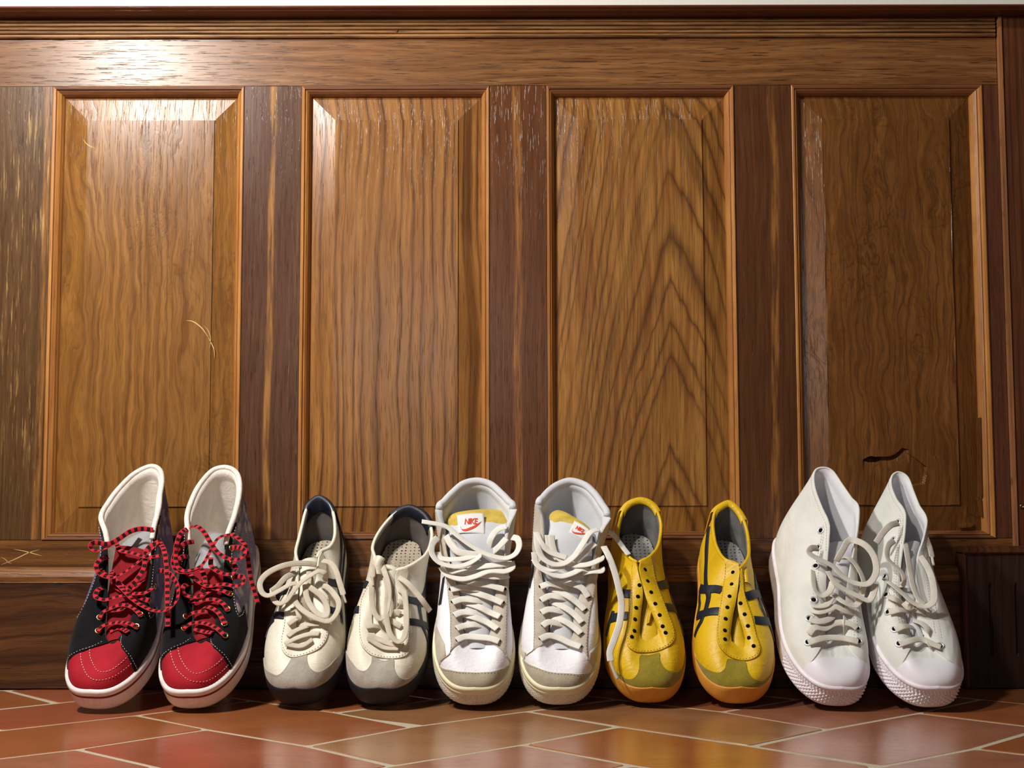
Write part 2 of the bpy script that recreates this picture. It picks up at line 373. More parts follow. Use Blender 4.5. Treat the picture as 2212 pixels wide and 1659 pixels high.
for i, (a, b, c, d, e, f) in enumerate(P_):
    x0, x1, xf0, xf1 = S(b), S(e), S(c), S(d)
    z0, z1 = H(1149), H(206); zf0, zf1 = H(1093), H(258)
    yf = YR+.0015; ye = YP-.001
    fx = np.linspace(xf0, xf1, 90 if i == 3 else 3); fz = np.linspace(zf0, zf1, 260 if i == 3 else 3)
    if i == 3:   # denser rows near the break
        zc = H(1000); fz = np.unique(np.r_[np.linspace(zf0, H(930), 150), np.linspace(H(930), zf1, 12)]); fx = np.linspace(xf0, xf1, 210)
    XX, ZZ = np.meshgrid(fx, fz, indexing='ij'); YY = np.full(XX.shape, yf)
    if i == 3:
        pz = lambda x, y: (float(atY(x, y, YR)[0]), float(atY(x, y, YR)[2]))
        crack = [pz(*q) for q in ((1864, 996), (1878, 989), (1900, 990), (1920, 990), (1936, 984), (1949, 971), (1963, 975))]
        cx = np.array([q[0] for q in crack]); cz = np.array([q[1] for q in crack])
        zc_at = np.interp(XX, cx, cz, left=99, right=99)
        below = (zc_at < 50) & (ZZ < zc_at)
        dep = np.exp(-((zc_at-ZZ)/.012)) * np.sin(np.clip((XX-cx[0])/(cx[-1]-cx[0]), 0, 1)*np.pi)**.45
        YY = YY + np.where(below, .0075*dep, 0)
        deep = below & (np.hypot((XX-pz(1885, 995)[0])/.012, (ZZ-pz(1885, 995)[1])/.0042) < 1); YY = YY + np.where(deep, .012, 0)
        # pushed-in flap with a ragged right and lower edge
        fl = [pz(*q) for q in ((1950, 976), (1976, 992), (2000, 1012), (1999, 1030), (1995, 1048), (1978, 1050), (1950, 1056), (1916, 1062), (1890, 1058), (1890, 1000))]
        ins = np.zeros(XX.shape, bool); n = len(fl)
        for k in range(n):
            (ax, az), (bx, bz) = fl[k], fl[(k+1) % n]
            cond = ((az > ZZ) != (bz > ZZ)) & (XX < (bx-ax)*(ZZ-az)/(bz-az+1e-12)+ax); ins ^= cond
        dr = dist_poly(XX, ZZ, fl[2:7])
        wf = np.clip(.5+np.where(ins, dr, -dr)/.0022, 0, 1); wf = wf*wf*(3-2*wf)
        YY = YY + .0036*np.exp(-dr/.02)*wf - .0012*np.exp(-dr/.012)*(1-wf)*(XX > pz(1890, 0)[0])
        YY += .0007*np.sin(XX*90+ZZ*40)
        YY[0, :] = YY[-1, :] = yf; YY[:, 0] = YY[:, -1] = yf
    nu, nv = XX.shape
    V = [(XX[p, q], YY[p, q], ZZ[p, q]) for p in range(nu) for q in range(nv)]
    panel = obj('panel', V, gridfaces(nu, nv), M_p[i], wall, False); fixn(panel)
    if panel.data.polygons[0].normal.y > 0: panel.data.flip_normals()
    # bevelled margin: four mitred faces with a small step up to the field
    C = [(x0, z0), (x1, z0), (x1, z1), (x0, z1)]; Fi = [(xf0, zf0), (xf1, zf0), (xf1, zf1), (xf0, zf1)]
    m = 4.0/1554
    for k in range(4):
        k2 = (k+1) % 4
        def V3(p, y): return (p[0], y, p[1])
        V = [V3(C[k], ye), V3(C[k2], ye)]
        mid = []
        for kk in (k, k2):
            cxx, czz = Fi[kk]; mid.append((cxx, czz))
        V += [V3(mid[1], yf+.0014), V3(mid[0], yf+.0014), V3(mid[1], yf), V3(mid[0], yf), V3(C[k], YP+.012), V3(C[k2], YP+.012), V3(mid[1], YP+.012), V3(mid[0], YP+.012)]
        fs = [(0, 1, 2, 3), (3, 2, 4, 5), (6, 9, 8, 7), (0, 6, 7, 1), (0, 3, 5, 9, 6), (1, 7, 8, 4, 2), (5, 4, 8, 9)]
        fixn(obj('bevel', V, fs, M_p[i], panel, False))
    mould(S(a), S(f), zb, zt, x0-S(a)+.0004, S(f)-x1+.0004, zt-z1+.0004, z0-zb+.0004, panel)
# small chips in the lower bevel of the right panel
# beaded strip under the cornice
zb0, zb1 = ztop+.0002, H(42)
nb = 5; prof = [(YR+.02, zb0), (YR-.004, zb0)]
for k in range(nb):
    a0 = zb0+(zb1-zb0)*k/nb; a1 = zb0+(zb1-zb0)*(k+1)/nb; w = (a1-a0)
    for q in range(1, 8):
        th = math.pi*q/8; prof.append((YR-.004-.0022*math.sin(th), a0+w*(.08+.84*(1-math.cos(th))/2)))
    prof += [(YR-.0015, a1-w*.02), (YR-.0015, a1+w*.02)] if k < nb-1 else []
prof += [(YR-.004, zb1), (YR+.02, zb1)]
extr('bead_strip', prof, -1.6, S(2165), M_bead, wall)
zc1 = float(atY(1106, 1, YR-.05)[2])
zc0 = zb1
prof = [(YR+.03, zc0), (YR-.006, zc0), (YR-.008, zc0+.004)]
for q in range(0, 13):
    th = math.pi*q/12; prof.append((YR-.034-.020*math.sin(th), zc0+.004+.024*(1-math.cos(th))/2))
prof += [(YR-.03, zc1-.0005), (YR+.03, zc1-.0005)]
prof = [(YR+.033, zc0+.0002), (YR-.012, zc0+.0002)] + [(YR-.012-.042*math.sin(math.pi/2*q/8)*.45, zc0+.0002+(zc1-zc0)*.35*(1-math.cos(math.pi/2*q/8))) for q in range(1, 9)] + [(YR-.033, zc0+(zc1-zc0)*.42), (YR-.036, zc0+(zc1-zc0)*.6), (YR-.035, zc0+(zc1-zc0)*.85), (YR-.031, zc1), (YR+.033, zc1)]
extr('cornice', prof, -1.6, 1.6, M_corn, wall)
# ledge and skirting
z0, z1 = zled0, zled1
prof = [(YR-.0003, z1), (YR-.006, z1), (YR-.010, z1-.003), (YR-.0135, z1-.008), (YR-.0155, z1-.013), (YR-.015, z1-.017), (YR-.0142, z0+.0012), (YR-.0150, z0+.0002), (YR-.0003, z0+.0002)]
xpl = float(atY(2082, 1300, YB)[0])
extr('ledge', prof, -1.6, xpl-.0002, M_ledge, wall)
box('baseboard_back', -1.6, xpl-.0002, YB, YR+.035, 0.0015, z0, M_skirt, None, .0008, kind='structure')
# right jamb board, its pale edge, plinth with flutes
xj = S(2172)
zj0 = H(1186)
box('jamb_board', xj+.004, xj+.16, YR-.008, YR+.03, zj0, zc0-.0003, M_jamb, wall, .0006)
box('edge_strip', xj-.0015, xj+.0038, YR-.010, YR+.03, zj0, zc0-.0003, M_edge, wall, .0006)
yp = YB-.016
zp1 = float(atY(2150, 1184, yp)[2]); zp2 = float(atY(2150, 1201, yp)[2])
xp0 = float(atY(2079, 1300, yp)[0]); xp1 = float(atY(2089, 1300, yp)[0])
prof2 = [(yp+.012, 0.0015), (yp+.012, zp2)]
# plinth body with two routed flutes
fl = [(float(atY(2136, 1300, yp)[0]), float(atY(2144, 1300, yp)[0])), (float(atY(2192, 1300, yp)[0]), float(atY(2200, 1300, yp)[0]))]
xs = [xp1]
for (a, b) in fl: xs += [a, a+.0012, (a+b)/2, b-.0012, b]
xs += [xp1+.16]
zs = [.0015, .045, .05, zp2-.045, zp2-.04, zp2]
V = []
for ix, x in enumerate(xs):
    for iz, z in enumerate(zs):
        g = 0.0
        for (a, b) in fl:
            if a < x < b and .046 < z < zp2-.042: g = .004 if abs(x-(a+b)/2) < .0008 else .003
        V.append((x, yp+.004+g, z))
nx, nz = len(xs), len(zs); fs = gridfaces(nx, nz); off = len(V)
V += [(xs[0], YR+.03, zs[0]), (xs[0], YR+.03, zs[-1]), (xs[-1], YR+.03, zs[0]), (xs[-1], YR+.03, zs[-1])]
fs += [tuple([iz for iz in range(nz)])+(off+1, off), tuple([(nx-1)*nz+iz for iz in range(nz)][::-1])+(off+2, off+3), tuple([ix*nz+nz-1 for ix in range(nx)])+(off+3, off+1), (off, off+1, off+3, off+2)]
fixn(obj('plinth_block', V, fs, M_plinth, wall, False))
box('plinth_trim', xp0, xp0+.17, yp, YR+.03, zp2+.0002, zp1, M_jamb, wall, .0022)
box('plinth_trim', xp0, xp1-.0002, yp, YR+.03, .0015, zp2, M_jamb, wall, .0018)
M_screw = plain('aged_brass', rgb(150, 130, 100), .35, metal=1)
p = atY(2207, 1098, YR-.0085)
th = np.linspace(0, 2*np.pi, 20, endpoint=False); V = []
for (r, y) in ((.0034, 0), (.0034, -.001), (.0026, -.0018), (.0014, -.0016), (.001, -.0006)):
    for a in th: V.append((p[0]+r*np.cos(a), YR-.008+y, p[2]+r*np.sin(a)))
fs = []
for k in range(4):
    for a in range(20): b = (a+1) % 20; fs.append((k*20+a, k*20+b, k*20+20+b, k*20+20+a))
fs.append(tuple(80+a for a in range(20)))
fixn(obj('screw', V, fs, M_screw, wall, True))
p = atY(861, 66, YR-.006)
bm = bmesh.new(); bmesh.ops.create_uvsphere(bm, u_segments=10, v_segments=6, radius=.002)
for v in bm.verts: v.co = Vector((p[0]+v.co.x, YR-.0062+v.co.y*.4, p[2]+v.co.z))
from_bm('nail_head', bm, plain('dark_iron', (.02, .015, .012), .5), wall, True)
# splinter chips standing off the broken lower right corner of the last panel
p4 = [o for o in COL.objects if o.name.startswith('panel') and o.name.split('.')[0] == 'panel'][3]
def chip(pts, yo, thick):
    V = []
    for y in (yo, yo+thick):
        for q in pts: r = atY(q[0], q[1], YR); V.append((r[0], y, r[2]))
    n = len(pts); fixn(obj('splinter', V, [tuple(range(n)), tuple(range(n, 2*n))] + [(i, (i+1) % n, n+(i+1) % n, n+i) for i in range(n)], M_p[3], p4, False))
chip([(2112, 908), (2120, 905), (2122, 1075), (2113, 1078)], YR+.0035, .002)
chip([(2111, 1078), (2121, 1082), (2124, 1122), (2118, 1118)], YR+.0045, .002)
chip([(2070, 1140), (2077, 1133), (2102, 1132), (2106, 1137), (2100, 1143), (2074, 1145)], YR+.0060, .0016)

# scratches worn into the varnish
M_scr = plain('bare_wood_scratch', rgb(206, 172, 112), .7)
def scratch(pts, par, w=.0006):
    Q = cat(np.array([atY(x, y, YR)[[0, 2]] for x, y in pts]), np.arange(len(pts)), 40); T = nrm(np.gradient(Q, axis=0)); V = []
    ww = w*np.sin(np.linspace(.15, math.pi-.15, 40))
    for i in range(40):
        for sg in (-1, 1): V.append((Q[i, 0]-T[i, 1]*ww[i]*sg, YS, Q[i, 1]+T[i, 0]*ww[i]*sg))
    V = np.array(V); o = obj('scratch', V, gridfaces(40, 2), M_scr, par, False)
    if o.data.polygons[0].normal.y > 0: o.data.flip_normals()
p1 = [o for o in COL.objects if o.name.split('.')[0] == 'panel'][0]
YS = YR+.0013
scratch([(402, 689), (418, 692), (436, 706), (450, 726)], p1, .0008); scratch([(448, 722), (456, 738), (462, 752), (463, 770)], p1, .0006)
scratch([(181, 296), (188, 306), (197, 312), (207, 316)], p1, .0006); scratch([(440, 700), (450, 712), (455, 730), (452, 750)], p1, .0004)
YS = YR-.0002
scratch([(0, 1216), (30, 1204), (60, 1190), (84, 1183)], wall); scratch([(28, 1182), (50, 1186), (72, 1192), (90, 1197)], wall); scratch([(0, 1199), (10, 1204), (16, 1210), (24, 1213)], wall, .0004)

# ------------------------------------------------------------------ floor
t = NT('grout'); g = t.noise(t.co(), 900, 3, .7)
M_grout = t.out(t.mix(t.step(g, .3, .7), rgb(150, 138, 118), rgb(206, 196, 172)), .9, t.bump(g, .6, .001))
floor = box('floor', -1.7, 1.7, -0.4, 2.05, -.03, -.0006, M_grout, bev=0, kind='structure')
def tile_mat(name, c1, c2, seed):
    t = NT(name); v = t.co()
    X, Y, Z = t.sep(v)
    b = t.comb(X, Y, seed)
    n1 = t.noise(b, 9, 4, .6); n2 = t.noise(t.map(b, (30, 160, 1)), 1, 4, .6); n3 = t.noise(b, 260, 3, .7)
    c1, c2 = (tuple(x*.88 for x in q) for q in (c1, c2))
    c = t.mix(t.step(n1, .3, .7), c1, c2)
    c = t.mix(t.math('MULTIPLY', t.step(n2, .58, .72), .35), c, tuple(x*.5 for x in c1))
    c = t.mix(t.math('MULTIPLY', t.step(n3, .66, .74), .35), c, rgb(70, 40, 26))
    pit = t.step(t.noise(t.map(b, (60, 240, 1), (3, 1, 0)), 1, 2, .5), .72, .78)
    c = t.mix(t.math('MULTIPLY', pit, .7), c, rgb(60, 34, 24))
    h = t.math('ADD', t.math('MULTIPLY', t.noise(b, 40, 3), .6), t.math('ADD', t.math('MULTIPLY', n3, .12), t.math('MULTIPLY', pit, -.5)))
    return t.out(c, t.math('ADD', .15, t.math('MULTIPLY', n2, .17)), t.bump(h, .25, .0012), .5)
M_tile = [tile_mat('terracotta_orange', rgb(150, 84, 46), rgb(168, 102, 60), 1.0), tile_mat('terracotta_red', rgb(148, 76, 48), rgb(166, 92, 62), 2.0),
          tile_mat('terracotta_brown', rgb(148, 98, 62), rgb(168, 120, 80), 3.0), tile_mat('terracotta_pink', rgb(150, 92, 66), rgb(172, 114, 86), 4.0)]
# herringbone junctions (lattice u, v) and where the joints really run
JN = [(-1, 0, 122, 1515), (0, 0, 291, 1542), (1, 0, 442.6, 1573), (2, 0, 660, 1610), (3, 0, 846.6, 1653.7), (1, -1, 164, 1615), (1, 1, 720, 1538), (2, 1, 884.5, 1569.6),
      (2, 2, 1134, 1536.4), (3, 1, 1124.7, 1609), (3, 2, 1334.5, 1570.4), (4, 1, 1360, 1653.5), (3, 3, 1557, 1539.6), (4, 2, 1620, 1614), (4, 3, 1783, 1579), (4, 4, 1979.3, 1544), (5, 3, 2100.4, 1621.8)]
A = np.array([[u, v, 1] for u, v, _, _ in JN], float); Wp = np.array([atZ(x, y)[:2] for _, _, x, y in JN])
AFF = np.linalg.lstsq(A, Wp, rcond=None)[0]; RES = Wp - A@AFF
def node(u, v):
    p = np.array([u, v, 1.])@AFF
    w = np.array([1/(((u-a)**2+(v-b)**2)**1.5+.02) for a, b, _, _ in JN]); 
    far = min((u-a)**2+(v-b)**2 for a, b, _, _ in JN)
    return p + (w[:, None]*RES).sum(0)/w.sum()*math.exp(-far/2.0)
seen = set(); tiles = []
for m in range(-14, 15):
    for n in range(-10, 11):
        for kind in (0, 1):
            u0, v0 = (m+2*n, -m+2*n) if kind == 0 else (2+m+2*n, -m+2*n)
            L = [(u0, v0), (u0+1, v0), (u0+2, v0), (u0+2, v0+1), (u0+1, v0+1), (u0, v0+1)] if kind == 0 else [(u0, v0), (u0+1, v0), (u0+1, v0+1), (u0+1, v0+2), (u0, v0+2), (u0, v0+1)]
            Q = [node(*q) for q in L]; c = sum(Q)/6
            if (u0, v0, kind) in seen or not (-1.45 < c[0] < 1.45 and .45 < c[1] < 2.25): continue
            seen.add((u0, v0, kind)); tiles.append((Q, c, u0, v0, kind))
rt = random.Random(5)
for (Q, c, u0, v0, kind) in tiles:
    Q = [np.array(q) for q in Q]; n = 4; ins = []
    for g in (.0027 + rt.random()*.0014,):
        for k in range(6):
            a, b, d = Q[k-1], Q[k], Q[(k+1) % 6]
            e1 = (b-a)/np.linalg.norm(b-a); e2 = (d-b)/np.linalg.norm(d-b); n1 = np.array([-e1[1], e1[0]]); n2 = np.array([-e2[1], e2[0]])
            if np.dot(c-b, n1) < 0: n1 = -n1
            if np.dot(c-b, n2) < 0: n2 = -n2
            ins.append(b+(n1+n2)*g/(1+max(0, float(np.dot(n1, n2)))))
    ins = [np.array([q[0], min(q[1], 2.0)]) for q in ins]
    if max(q[1] for q in ins)-min(q[1] for q in ins) < .02: continue
    area_ = 0.5*abs(sum(ins[k][0]*ins[(k+1) % 6][1]-ins[(k+1) % 6][0]*ins[k][1] for k in range(6)))
    if area_ < .002: continue
    # rounded-corner rings
    def ringp(inset, z, tilt):
        R = []
        cc = sum(ins)/6
        for k in range(6):
            a, b, d = ins[k-1], ins[k], ins[(k+1) % 6]
            u1 = (a-b)/np.linalg.norm(a-b); u2 = (d-b)/np.linalg.norm(d-b)
            for (f1, f2) in ((.005, 0), (.0015, .0015), (0, .005)):
                q = b+u1*(f1+inset)+u2*(f2+inset); R.append((q[0], q[1], z+tilt[0]*(q[0]-cc[0])+tilt[1]*(q[1]-cc[1])))
        return R
    tl = (rt.uniform(-.003, .003), rt.uniform(-.003, .003)); zo = rt.uniform(-.0002, .0002)
    V = ringp(0, -.004, (0, 0)) + ringp(0, -.0012+zo, tl) + ringp(.0008, -.0003+zo, tl) + ringp(.0024, zo, tl)
    fs = []
    for r in range(3):
        for k in range(18): k2 = (k+1) % 18; fs.append((r*18+k, r*18+k2, r*18+18+k2, r*18+18+k))
    fs.append(tuple(54+k for k in range(18)))
    mi = (abs(u0*7+v0*3+kind*5)) % 4
    forced = {(0, 0, 0): 0, (2, 0, 1): 2, (0, -2, 1): 0, (1, -1, 0): 1, (2, 2, 0): 2, (4, 2, 1): 3, (3, -1, 1): 3, (1, 1, 1): 2}
    mi = forced.get((u0, v0, kind), mi)
    o = fixn(obj('tile', V, fs, M_tile[mi], floor, True))
    for p in o.data.polygons:
        if len(p.vertices) > 4: p.use_smooth = False
# ------------------------------------------------------------------ shoes
M_ = lambda x: x*.001
SOLE_U = [0, .08, .16, .25, .35, .45, .55, .65, .75, .84, .92, 1.0]
SOLE_W = [0, 18.5, 32, 43.2, 50.3, 50, 44.5, 37.5, 34.5, 32, 23.5, 0]
SOLE_D = [3, 6, 17, 38, 70, 105, 145, 185, 222, 254, 280, 291]
NU = 361
class Shoe:
    def __init__(s, label, group, org, sc, toe, yaw, roll, tilt, prof, rim, z0=(30, 27, 31), wscale=1.0, foot=1, bulge=3.0, heelback=0, puff=1.0, toe_shift=5, ls=1.0, touch=1.9835):
        s.org, s.sc = org, sc
        s.foot = foot                       # +1: inner side of the foot is at +x
        s.root = bpy.data.objects.new('sneaker', None); COL.objects.link(s.root); s.root.empty_display_size = .05
        s.root['label'] = label; s.root['category'] = 'shoe'; s.root['group'] = group
        s.prof = np.array(prof, float)*.001
        s.z0 = z0; s.ws = wscale; s.ts = toe_shift*.001
        # place: lowest point on the floor, toe under the given pixel column
        s.ls = ls
        th = np.linspace(-1, 1, 241); B = np.array([s.sole(u, 0.0, 0.0) for u in th])
        B2 = np.array([s.sole(u, .003, .03) for u in th[abs(th) > .8]]); B3 = np.array([s.sole(u, .003, .006) for u in th[abs(th) < .5]])
        tgt = atZ(toe[0], toe[1]); lo, hi = 30.0, 75.0
        for _ in range(22):                    # tilt until the heel rests on the panelling
            tilt = (lo+hi)/2
            s.R = np.array(Matrix.Rotation(math.radians(tilt), 3, 'X') @ Matrix.Rotation(math.radians(-yaw), 3, 'Z') @ Matrix.Rotation(math.radians(roll), 3, 'Y'))
            Bw = np.vstack([B, B3])@s.R.T; k = Bw[:, 2].argmin()
            s.T = np.array([tgt[0]-(B3@s.R.T)[(B3@s.R.T)[:, 2].argmin(), 0], tgt[1]-Bw[k, 1], -Bw[k, 2]+.0003])
            if max((B2@s.R.T+s.T)[:, 1].max(), (B@s.R.T+s.T)[:, 1].max()) > touch: lo = tilt
            else: hi = tilt
        s.tilt = tilt
        s.root.matrix_world = Matrix.Translation(Vector(s.T)) @ Matrix(s.R.tolist()).to_4x4()
        heel = (B@s.R.T+s.T)[:, 1].max()
        # rim
        L = []
        for (u, x, y) in rim: L.append((u, *s.onprof(x, y)))
        L.sort(); L = np.array(L)
        if L[-1][0] < 1: pass
        first = L[0].copy(); last = L[-1].copy()
        Lx = np.vstack([np.r_[L[-2][0]-2, L[-2][1:]], np.r_[-1, last[1:]] if last[0] >= 1 else first, L if L[0][0] > -1 else L[1:], np.r_[2+L[0 if L[0][0] > -1 else 1][0], L[0 if L[0][0] > -1 else 1][1:]]])
        s.rimt = Lx[:, 0]; s.rimp = Lx[:, 1:]
        s.U = np.linspace(-1, 1, NU)
        s.rimc = cat(s.rimp, s.rimt, s.U)
        s.bulge = bulge; s.hb = heelback; s.puff = puff
        s.build_handles()
        if PRINT: print(label[:30], 'tilt %.1f' % s.tilt, 'rim z mm', [(round(a, 2), int(p[1]*1000), int(p[2]*1000), int(p[0]*1000)) for a, p in zip(L[:, 0], L[:, 1:])])
        us = np.linspace(-1, 1, 401); vs = np.linspace(0, 1, 61)
        G = np.stack([s.F(us, v) for v in vs], 1); s.G = G; s.gu = us; s.gv = vs
        Gw = G@s.R.T+s.T; s.GP = proj(Gw)
        du = np.gradient(Gw, axis=0); dv = np.gradient(Gw, axis=1); N = nrm(np.cross(du, dv))
        s.facing = ((N*(CAM-Gw)).sum(-1))
        c = np.median(s.facing[:, 20])  # sign convention: outside faces away from the axis
        if s.facing[200, 20] < 0: s.facing = -s.facing
    def px(s, x, y): return s.org[0]+x/s.sc, s.org[1]+y/s.sc
    def lray(s, x, y, crop=True):
        if crop: x, y = s.px(x, y)
        r = ray(x, y); o = (CAM-s.T)@s.R; return o, r@s.R
    def profz(s, d):
        P = s.prof; z = np.interp(d, P[:, 0], P[:, 1])
        z = np.where(d < P[0, 0], P[0, 1]+(d-P[0, 0])*.35, z)
        return np.where(d > P[-1, 0], P[-1, 1]+(d-P[-1, 0])*.2, z)
    def onprof(s, x, y, lift=0.0, crop=True):
        o, r = s.lray(x, y, crop); k = np.linspace(1.4, 2.4, 2001)
        Q = o+r*k[:, None]; f = Q[:, 2]-s.profz(Q[:, 1])-lift
        i = np.argmax(f < 0)
        if f[i] >= 0: i = len(k)-1
        t = f[i-1]/(f[i-1]-f[i]+1e-12); return Q[i-1]+(Q[i]-Q[i-1])*t
    def onD(s, x, y, d, crop=True):
        o, r = s.lray(x, y, crop); return o+r*(d*.001-o[1])/r[1]
    def shift(s, d):                         # toe leans to the inner side
        return s.foot*s.ts*np.clip(1-d/.16, -.3, 1)
    def sole(s, u, off, z=None, zf=None):
        a = abs(u); q = cat(np.array([[-SOLE_W[1], SOLE_D[1]]] + list(zip(SOLE_W, SOLE_D)) + [[-SOLE_W[-2], SOLE_D[-2]]]), np.array([-SOLE_U[1]]+SOLE_U+[2-SOLE_U[-2]]), [a, min(a+.004, 1.03), a-.004])*.001
        w, d = q[0]; tw = q[1]-q[2]; nw, nd = tw[1], -tw[0]
        l = math.hypot(nw, nd)+1e-12; nw, nd = nw/l, nd/l
        if a < 1e-6: nw, nd = 0, -1
        if a > .99999: nw, nd = 0, 1
        sg = -1 if u < 0 else 1
        w = w*s.ws+off*nw; d = d*s.ls+off*nd
        x = sg*w+float(s.shift(d))
        zb = .006*max(0, 1-d/.075)**2            # toe spring
        if z is None: z = zb
        return np.array([x, d, (z if zf is None else zb+(s.ztop(a)-zb)*zf)])
    def ztop(s, a):
        return np.interp(a, [0, .2, .45, .75, 1], [s.z0[0], (s.z0[0]*.45+s.z0[1]*.55), s.z0[1], (s.z0[1]+s.z0[2])/2, s.z0[2]])*.001
    def build_handles(s):
        U = s.U; a = np.abs(U)
        P0 = np.array([s.sole(u, -.001, 0) for u in U]); P0[:, 2] = s.ztop(a)-.001
        P3 = s.rimc
        zz = (P3[:, 2]-P0[:, 2])
        up = np.interp(a, [0, .15, .3, .45, .55, .7, 1], [.82, .82, .72, .6, .5, .38, .38])*s.puff
        bx = np.interp(a, [0, .15, .3, .45, .55, .7, 1], [.52, .5, .42, .36, .3, .28, .28])
        cz = np.interp(a, [0, .15, .3, .45, .55, .7, 1], [.14, .12, .14, .22, .3, .33, .33])
        out = P0.copy(); out[:, 0] -= s.shift(P0[:, 1]); out[:, 1] = np.where(a > .8, (P0[:, 1]-.24)*1.0, np.where(a < .2, (P0[:, 1]-.06), 0)); out[:, 2] = 0
        out = nrm(out)
        bu = np.interp(a, [0, .2, .35, .55, .8, 1], [.0005, .001, .0015, .001, .002, .003])*s.bulge/3
        P1 = P0+out*bu[:, None]; P1[:, 2] = P0[:, 2]+up*zz
        P1[:, 1] = P0[:, 1]+(P3[:, 1]-P0[:, 1])*np.interp(a, [0, .5, 1], [.02, .25, .2])
        P2 = P3+(P0-P3)*bx[:, None]; P2[:, 2] = P3[:, 2]-cz*zz
        s.P = (P0, P1, P2, P3)
    def F(s, u, v):
        """surface point(s); u array, v scalar or array"""
        u = np.asarray(u, float); v = np.asarray(v, float)[..., None] if np.ndim(v) else v
        Q = [np.stack([np.interp(u, s.U, P[:, k]) for k in range(3)], -1) for P in s.P]
        return Q[0]*(1-v)**3+3*Q[1]*v*(1-v)**2+3*Q[2]*v*v*(1-v)+Q[3]*v**3
    def N(s, u, v):
        u = np.asarray(u, float); v = np.asarray(v, float)*np.ones_like(u); e = .004
        a = s.F(np.clip(u+e, -1, 1), v)-s.F(np.clip(u-e, -1, 1), v); b = s.F(u, np.clip(v+e, 0, 1))-s.F(u, np.clip(v-e, 0, 1))
        return nrm(np.cross(a, b))
    def at(s, x, y, side=0):
        """crop pixel -> (u, v) on the camera-facing outside of the upper"""
        X, Y = s.px(x, y)
        d = np.hypot(s.GP[..., 0]-X, s.GP[..., 1]-Y) + np.where(s.facing < 0, 60, 0)
        if side: d = d+np.where(np.sign(s.gu)[:, None]*side < -.5, 1e4, 0)
        i, j = np.unravel_index(d.argmin(), d.shape); u, v = s.gu[i], s.gv[j]
        tgt = np.array([X, Y]); f = lambda a, b: proj(s.F(np.array([a]), b)@s.R.T+s.T)[0]
        for _ in range(4):
            p = f(u, v); e = 1e-3; a = (f(u+e, v)-p)/e; b = (f(u, v-e)-p)/-e
            M = np.array([a, b]).T; det = np.linalg.det(M)
            if abs(det) < 50: break
            q = np.linalg.solve(M, tgt-p); q = np.clip(q, -.02, .02); u2, v2 = np.clip(u+q[0], -1, 1), np.clip(v+q[1], 0, 1)
            if np.linalg.norm(f(u2, v2)-tgt) < np.linalg.norm(p-tgt): u, v = u2, v2
            else: break
        return float(u), float(v)
    def path(s, P, side=0): return [s.at(x, y, side) for (x, y) in P]
    def surf(s, name, mat, off=0.0, u0=-1, u1=1, v0=0, v1=1, nu=241, nv=40, flip=False, dispf=None, parent=None):
        us = np.linspace(u0, u1, nu); vs = np.linspace(v0, v1, nv)
        G = np.stack([s.F(us, v)+s.N(us, v)*off for v in vs], 1)
        if dispf: G = dispf(G, us, vs)
        o = obj(name, G.reshape(-1, 3), gridfaces(nu, nv), mat, parent or s.root, True, [(u, v) for u in us for v in vs])
        return o
    def patch(s, name, poly, mat, off=.0012, thick=.0012, parent=None, cu=.02, cv=.05, smooth=True, fold=None):
        """raised piece of material: polygon in (u, v)"""
        from mathutils.geometry import delaunay_2d_cdt
        P = []
        for p in poly:
            p = (float(p[0]), float(min(1, max(0, p[1]))))
            if not P or math.hypot((P[-1][0]-p[0])*3, P[-1][1]-p[1]) > .003: P.append(p)
        if math.hypot((P[-1][0]-P[0][0])*3, P[-1][1]-P[0][1]) < .003: P.pop()
        K = 3.0; n = len(P); A_ = np.array(P)
        gu = np.arange(A_[:, 0].min(), A_[:, 0].max(), cu); gv = np.arange(max(0, A_[:, 1].min()), A_[:, 1].max(), cv)
        GU, GV = np.meshgrid(gu, gv); GU = GU.ravel(); GV = GV.ravel(); ins = np.zeros(GU.shape, bool); md = np.full(GU.shape, 9.9)
        for k in range(n):
            (ax, ay), (bx, by) = P[k], P[(k+1) % n]
            ins ^= ((ay > GV) != (by > GV)) & (GU < (bx-ax)*(GV-ay)/(by-ay+1e-15)+ax)
            vx, vy = (bx-ax)*K, by-ay; tt = np.clip(((GU-ax)*K*vx+(GV-ay)*vy)/(vx*vx+vy*vy+1e-15), 0, 1); md = np.minimum(md, np.hypot((GU-ax)*K-tt*vx, GV-ay-tt*vy))
        good = ins & (md > .008)
        vs2 = [Vector((p[0]*K, p[1])) for p in P]+[Vector((a*K, b)) for a, b in zip(GU[good], GV[good])]
        ov, oe, of, _, _, _ = delaunay_2d_cdt(vs2, [(k, (k+1) % n) for k in range(n)], [], 2, 1e-6)
        bm = bmesh.new(); vs = [bm.verts.new((v[0]/K, v[1], 0)) for v in ov]
        for f in of:
            c = sum((ov[q] for q in f), Vector((0, 0)))/len(f); cx_, cy_ = c[0]/K, c[1]; w = False
            for k in range(n):
                (ax, ay), (bx, by) = P[k], P[(k+1) % n]
                if (ay > cy_) != (by > cy_) and cx_ < (bx-ax)*(cy_-ay)/(by-ay+1e-15)+ax: w = not w
            if w:
                try: bm.faces.new([vs[q] for q in f])
                except ValueError: pass
        bmesh.ops.delete(bm, geom=[v for v in bm.verts if not v.link_faces], context='VERTS')
        ext = bmesh.ops.extrude_edge_only(bm, edges=[e for e in bm.edges if e.is_boundary])
        low = set(v for v in ext['geom'] if isinstance(v, bmesh.types.BMVert))
        V = list(bm.verts); u = np.array([v.co.x for v in V]); v_ = np.clip(np.array([v.co.y for v in V]), 0, 1)
        o_ = np.array([off-thick if v in low else off for v in V])
        Pn = s.F(u, v_); Nn = s.N(u, v_)
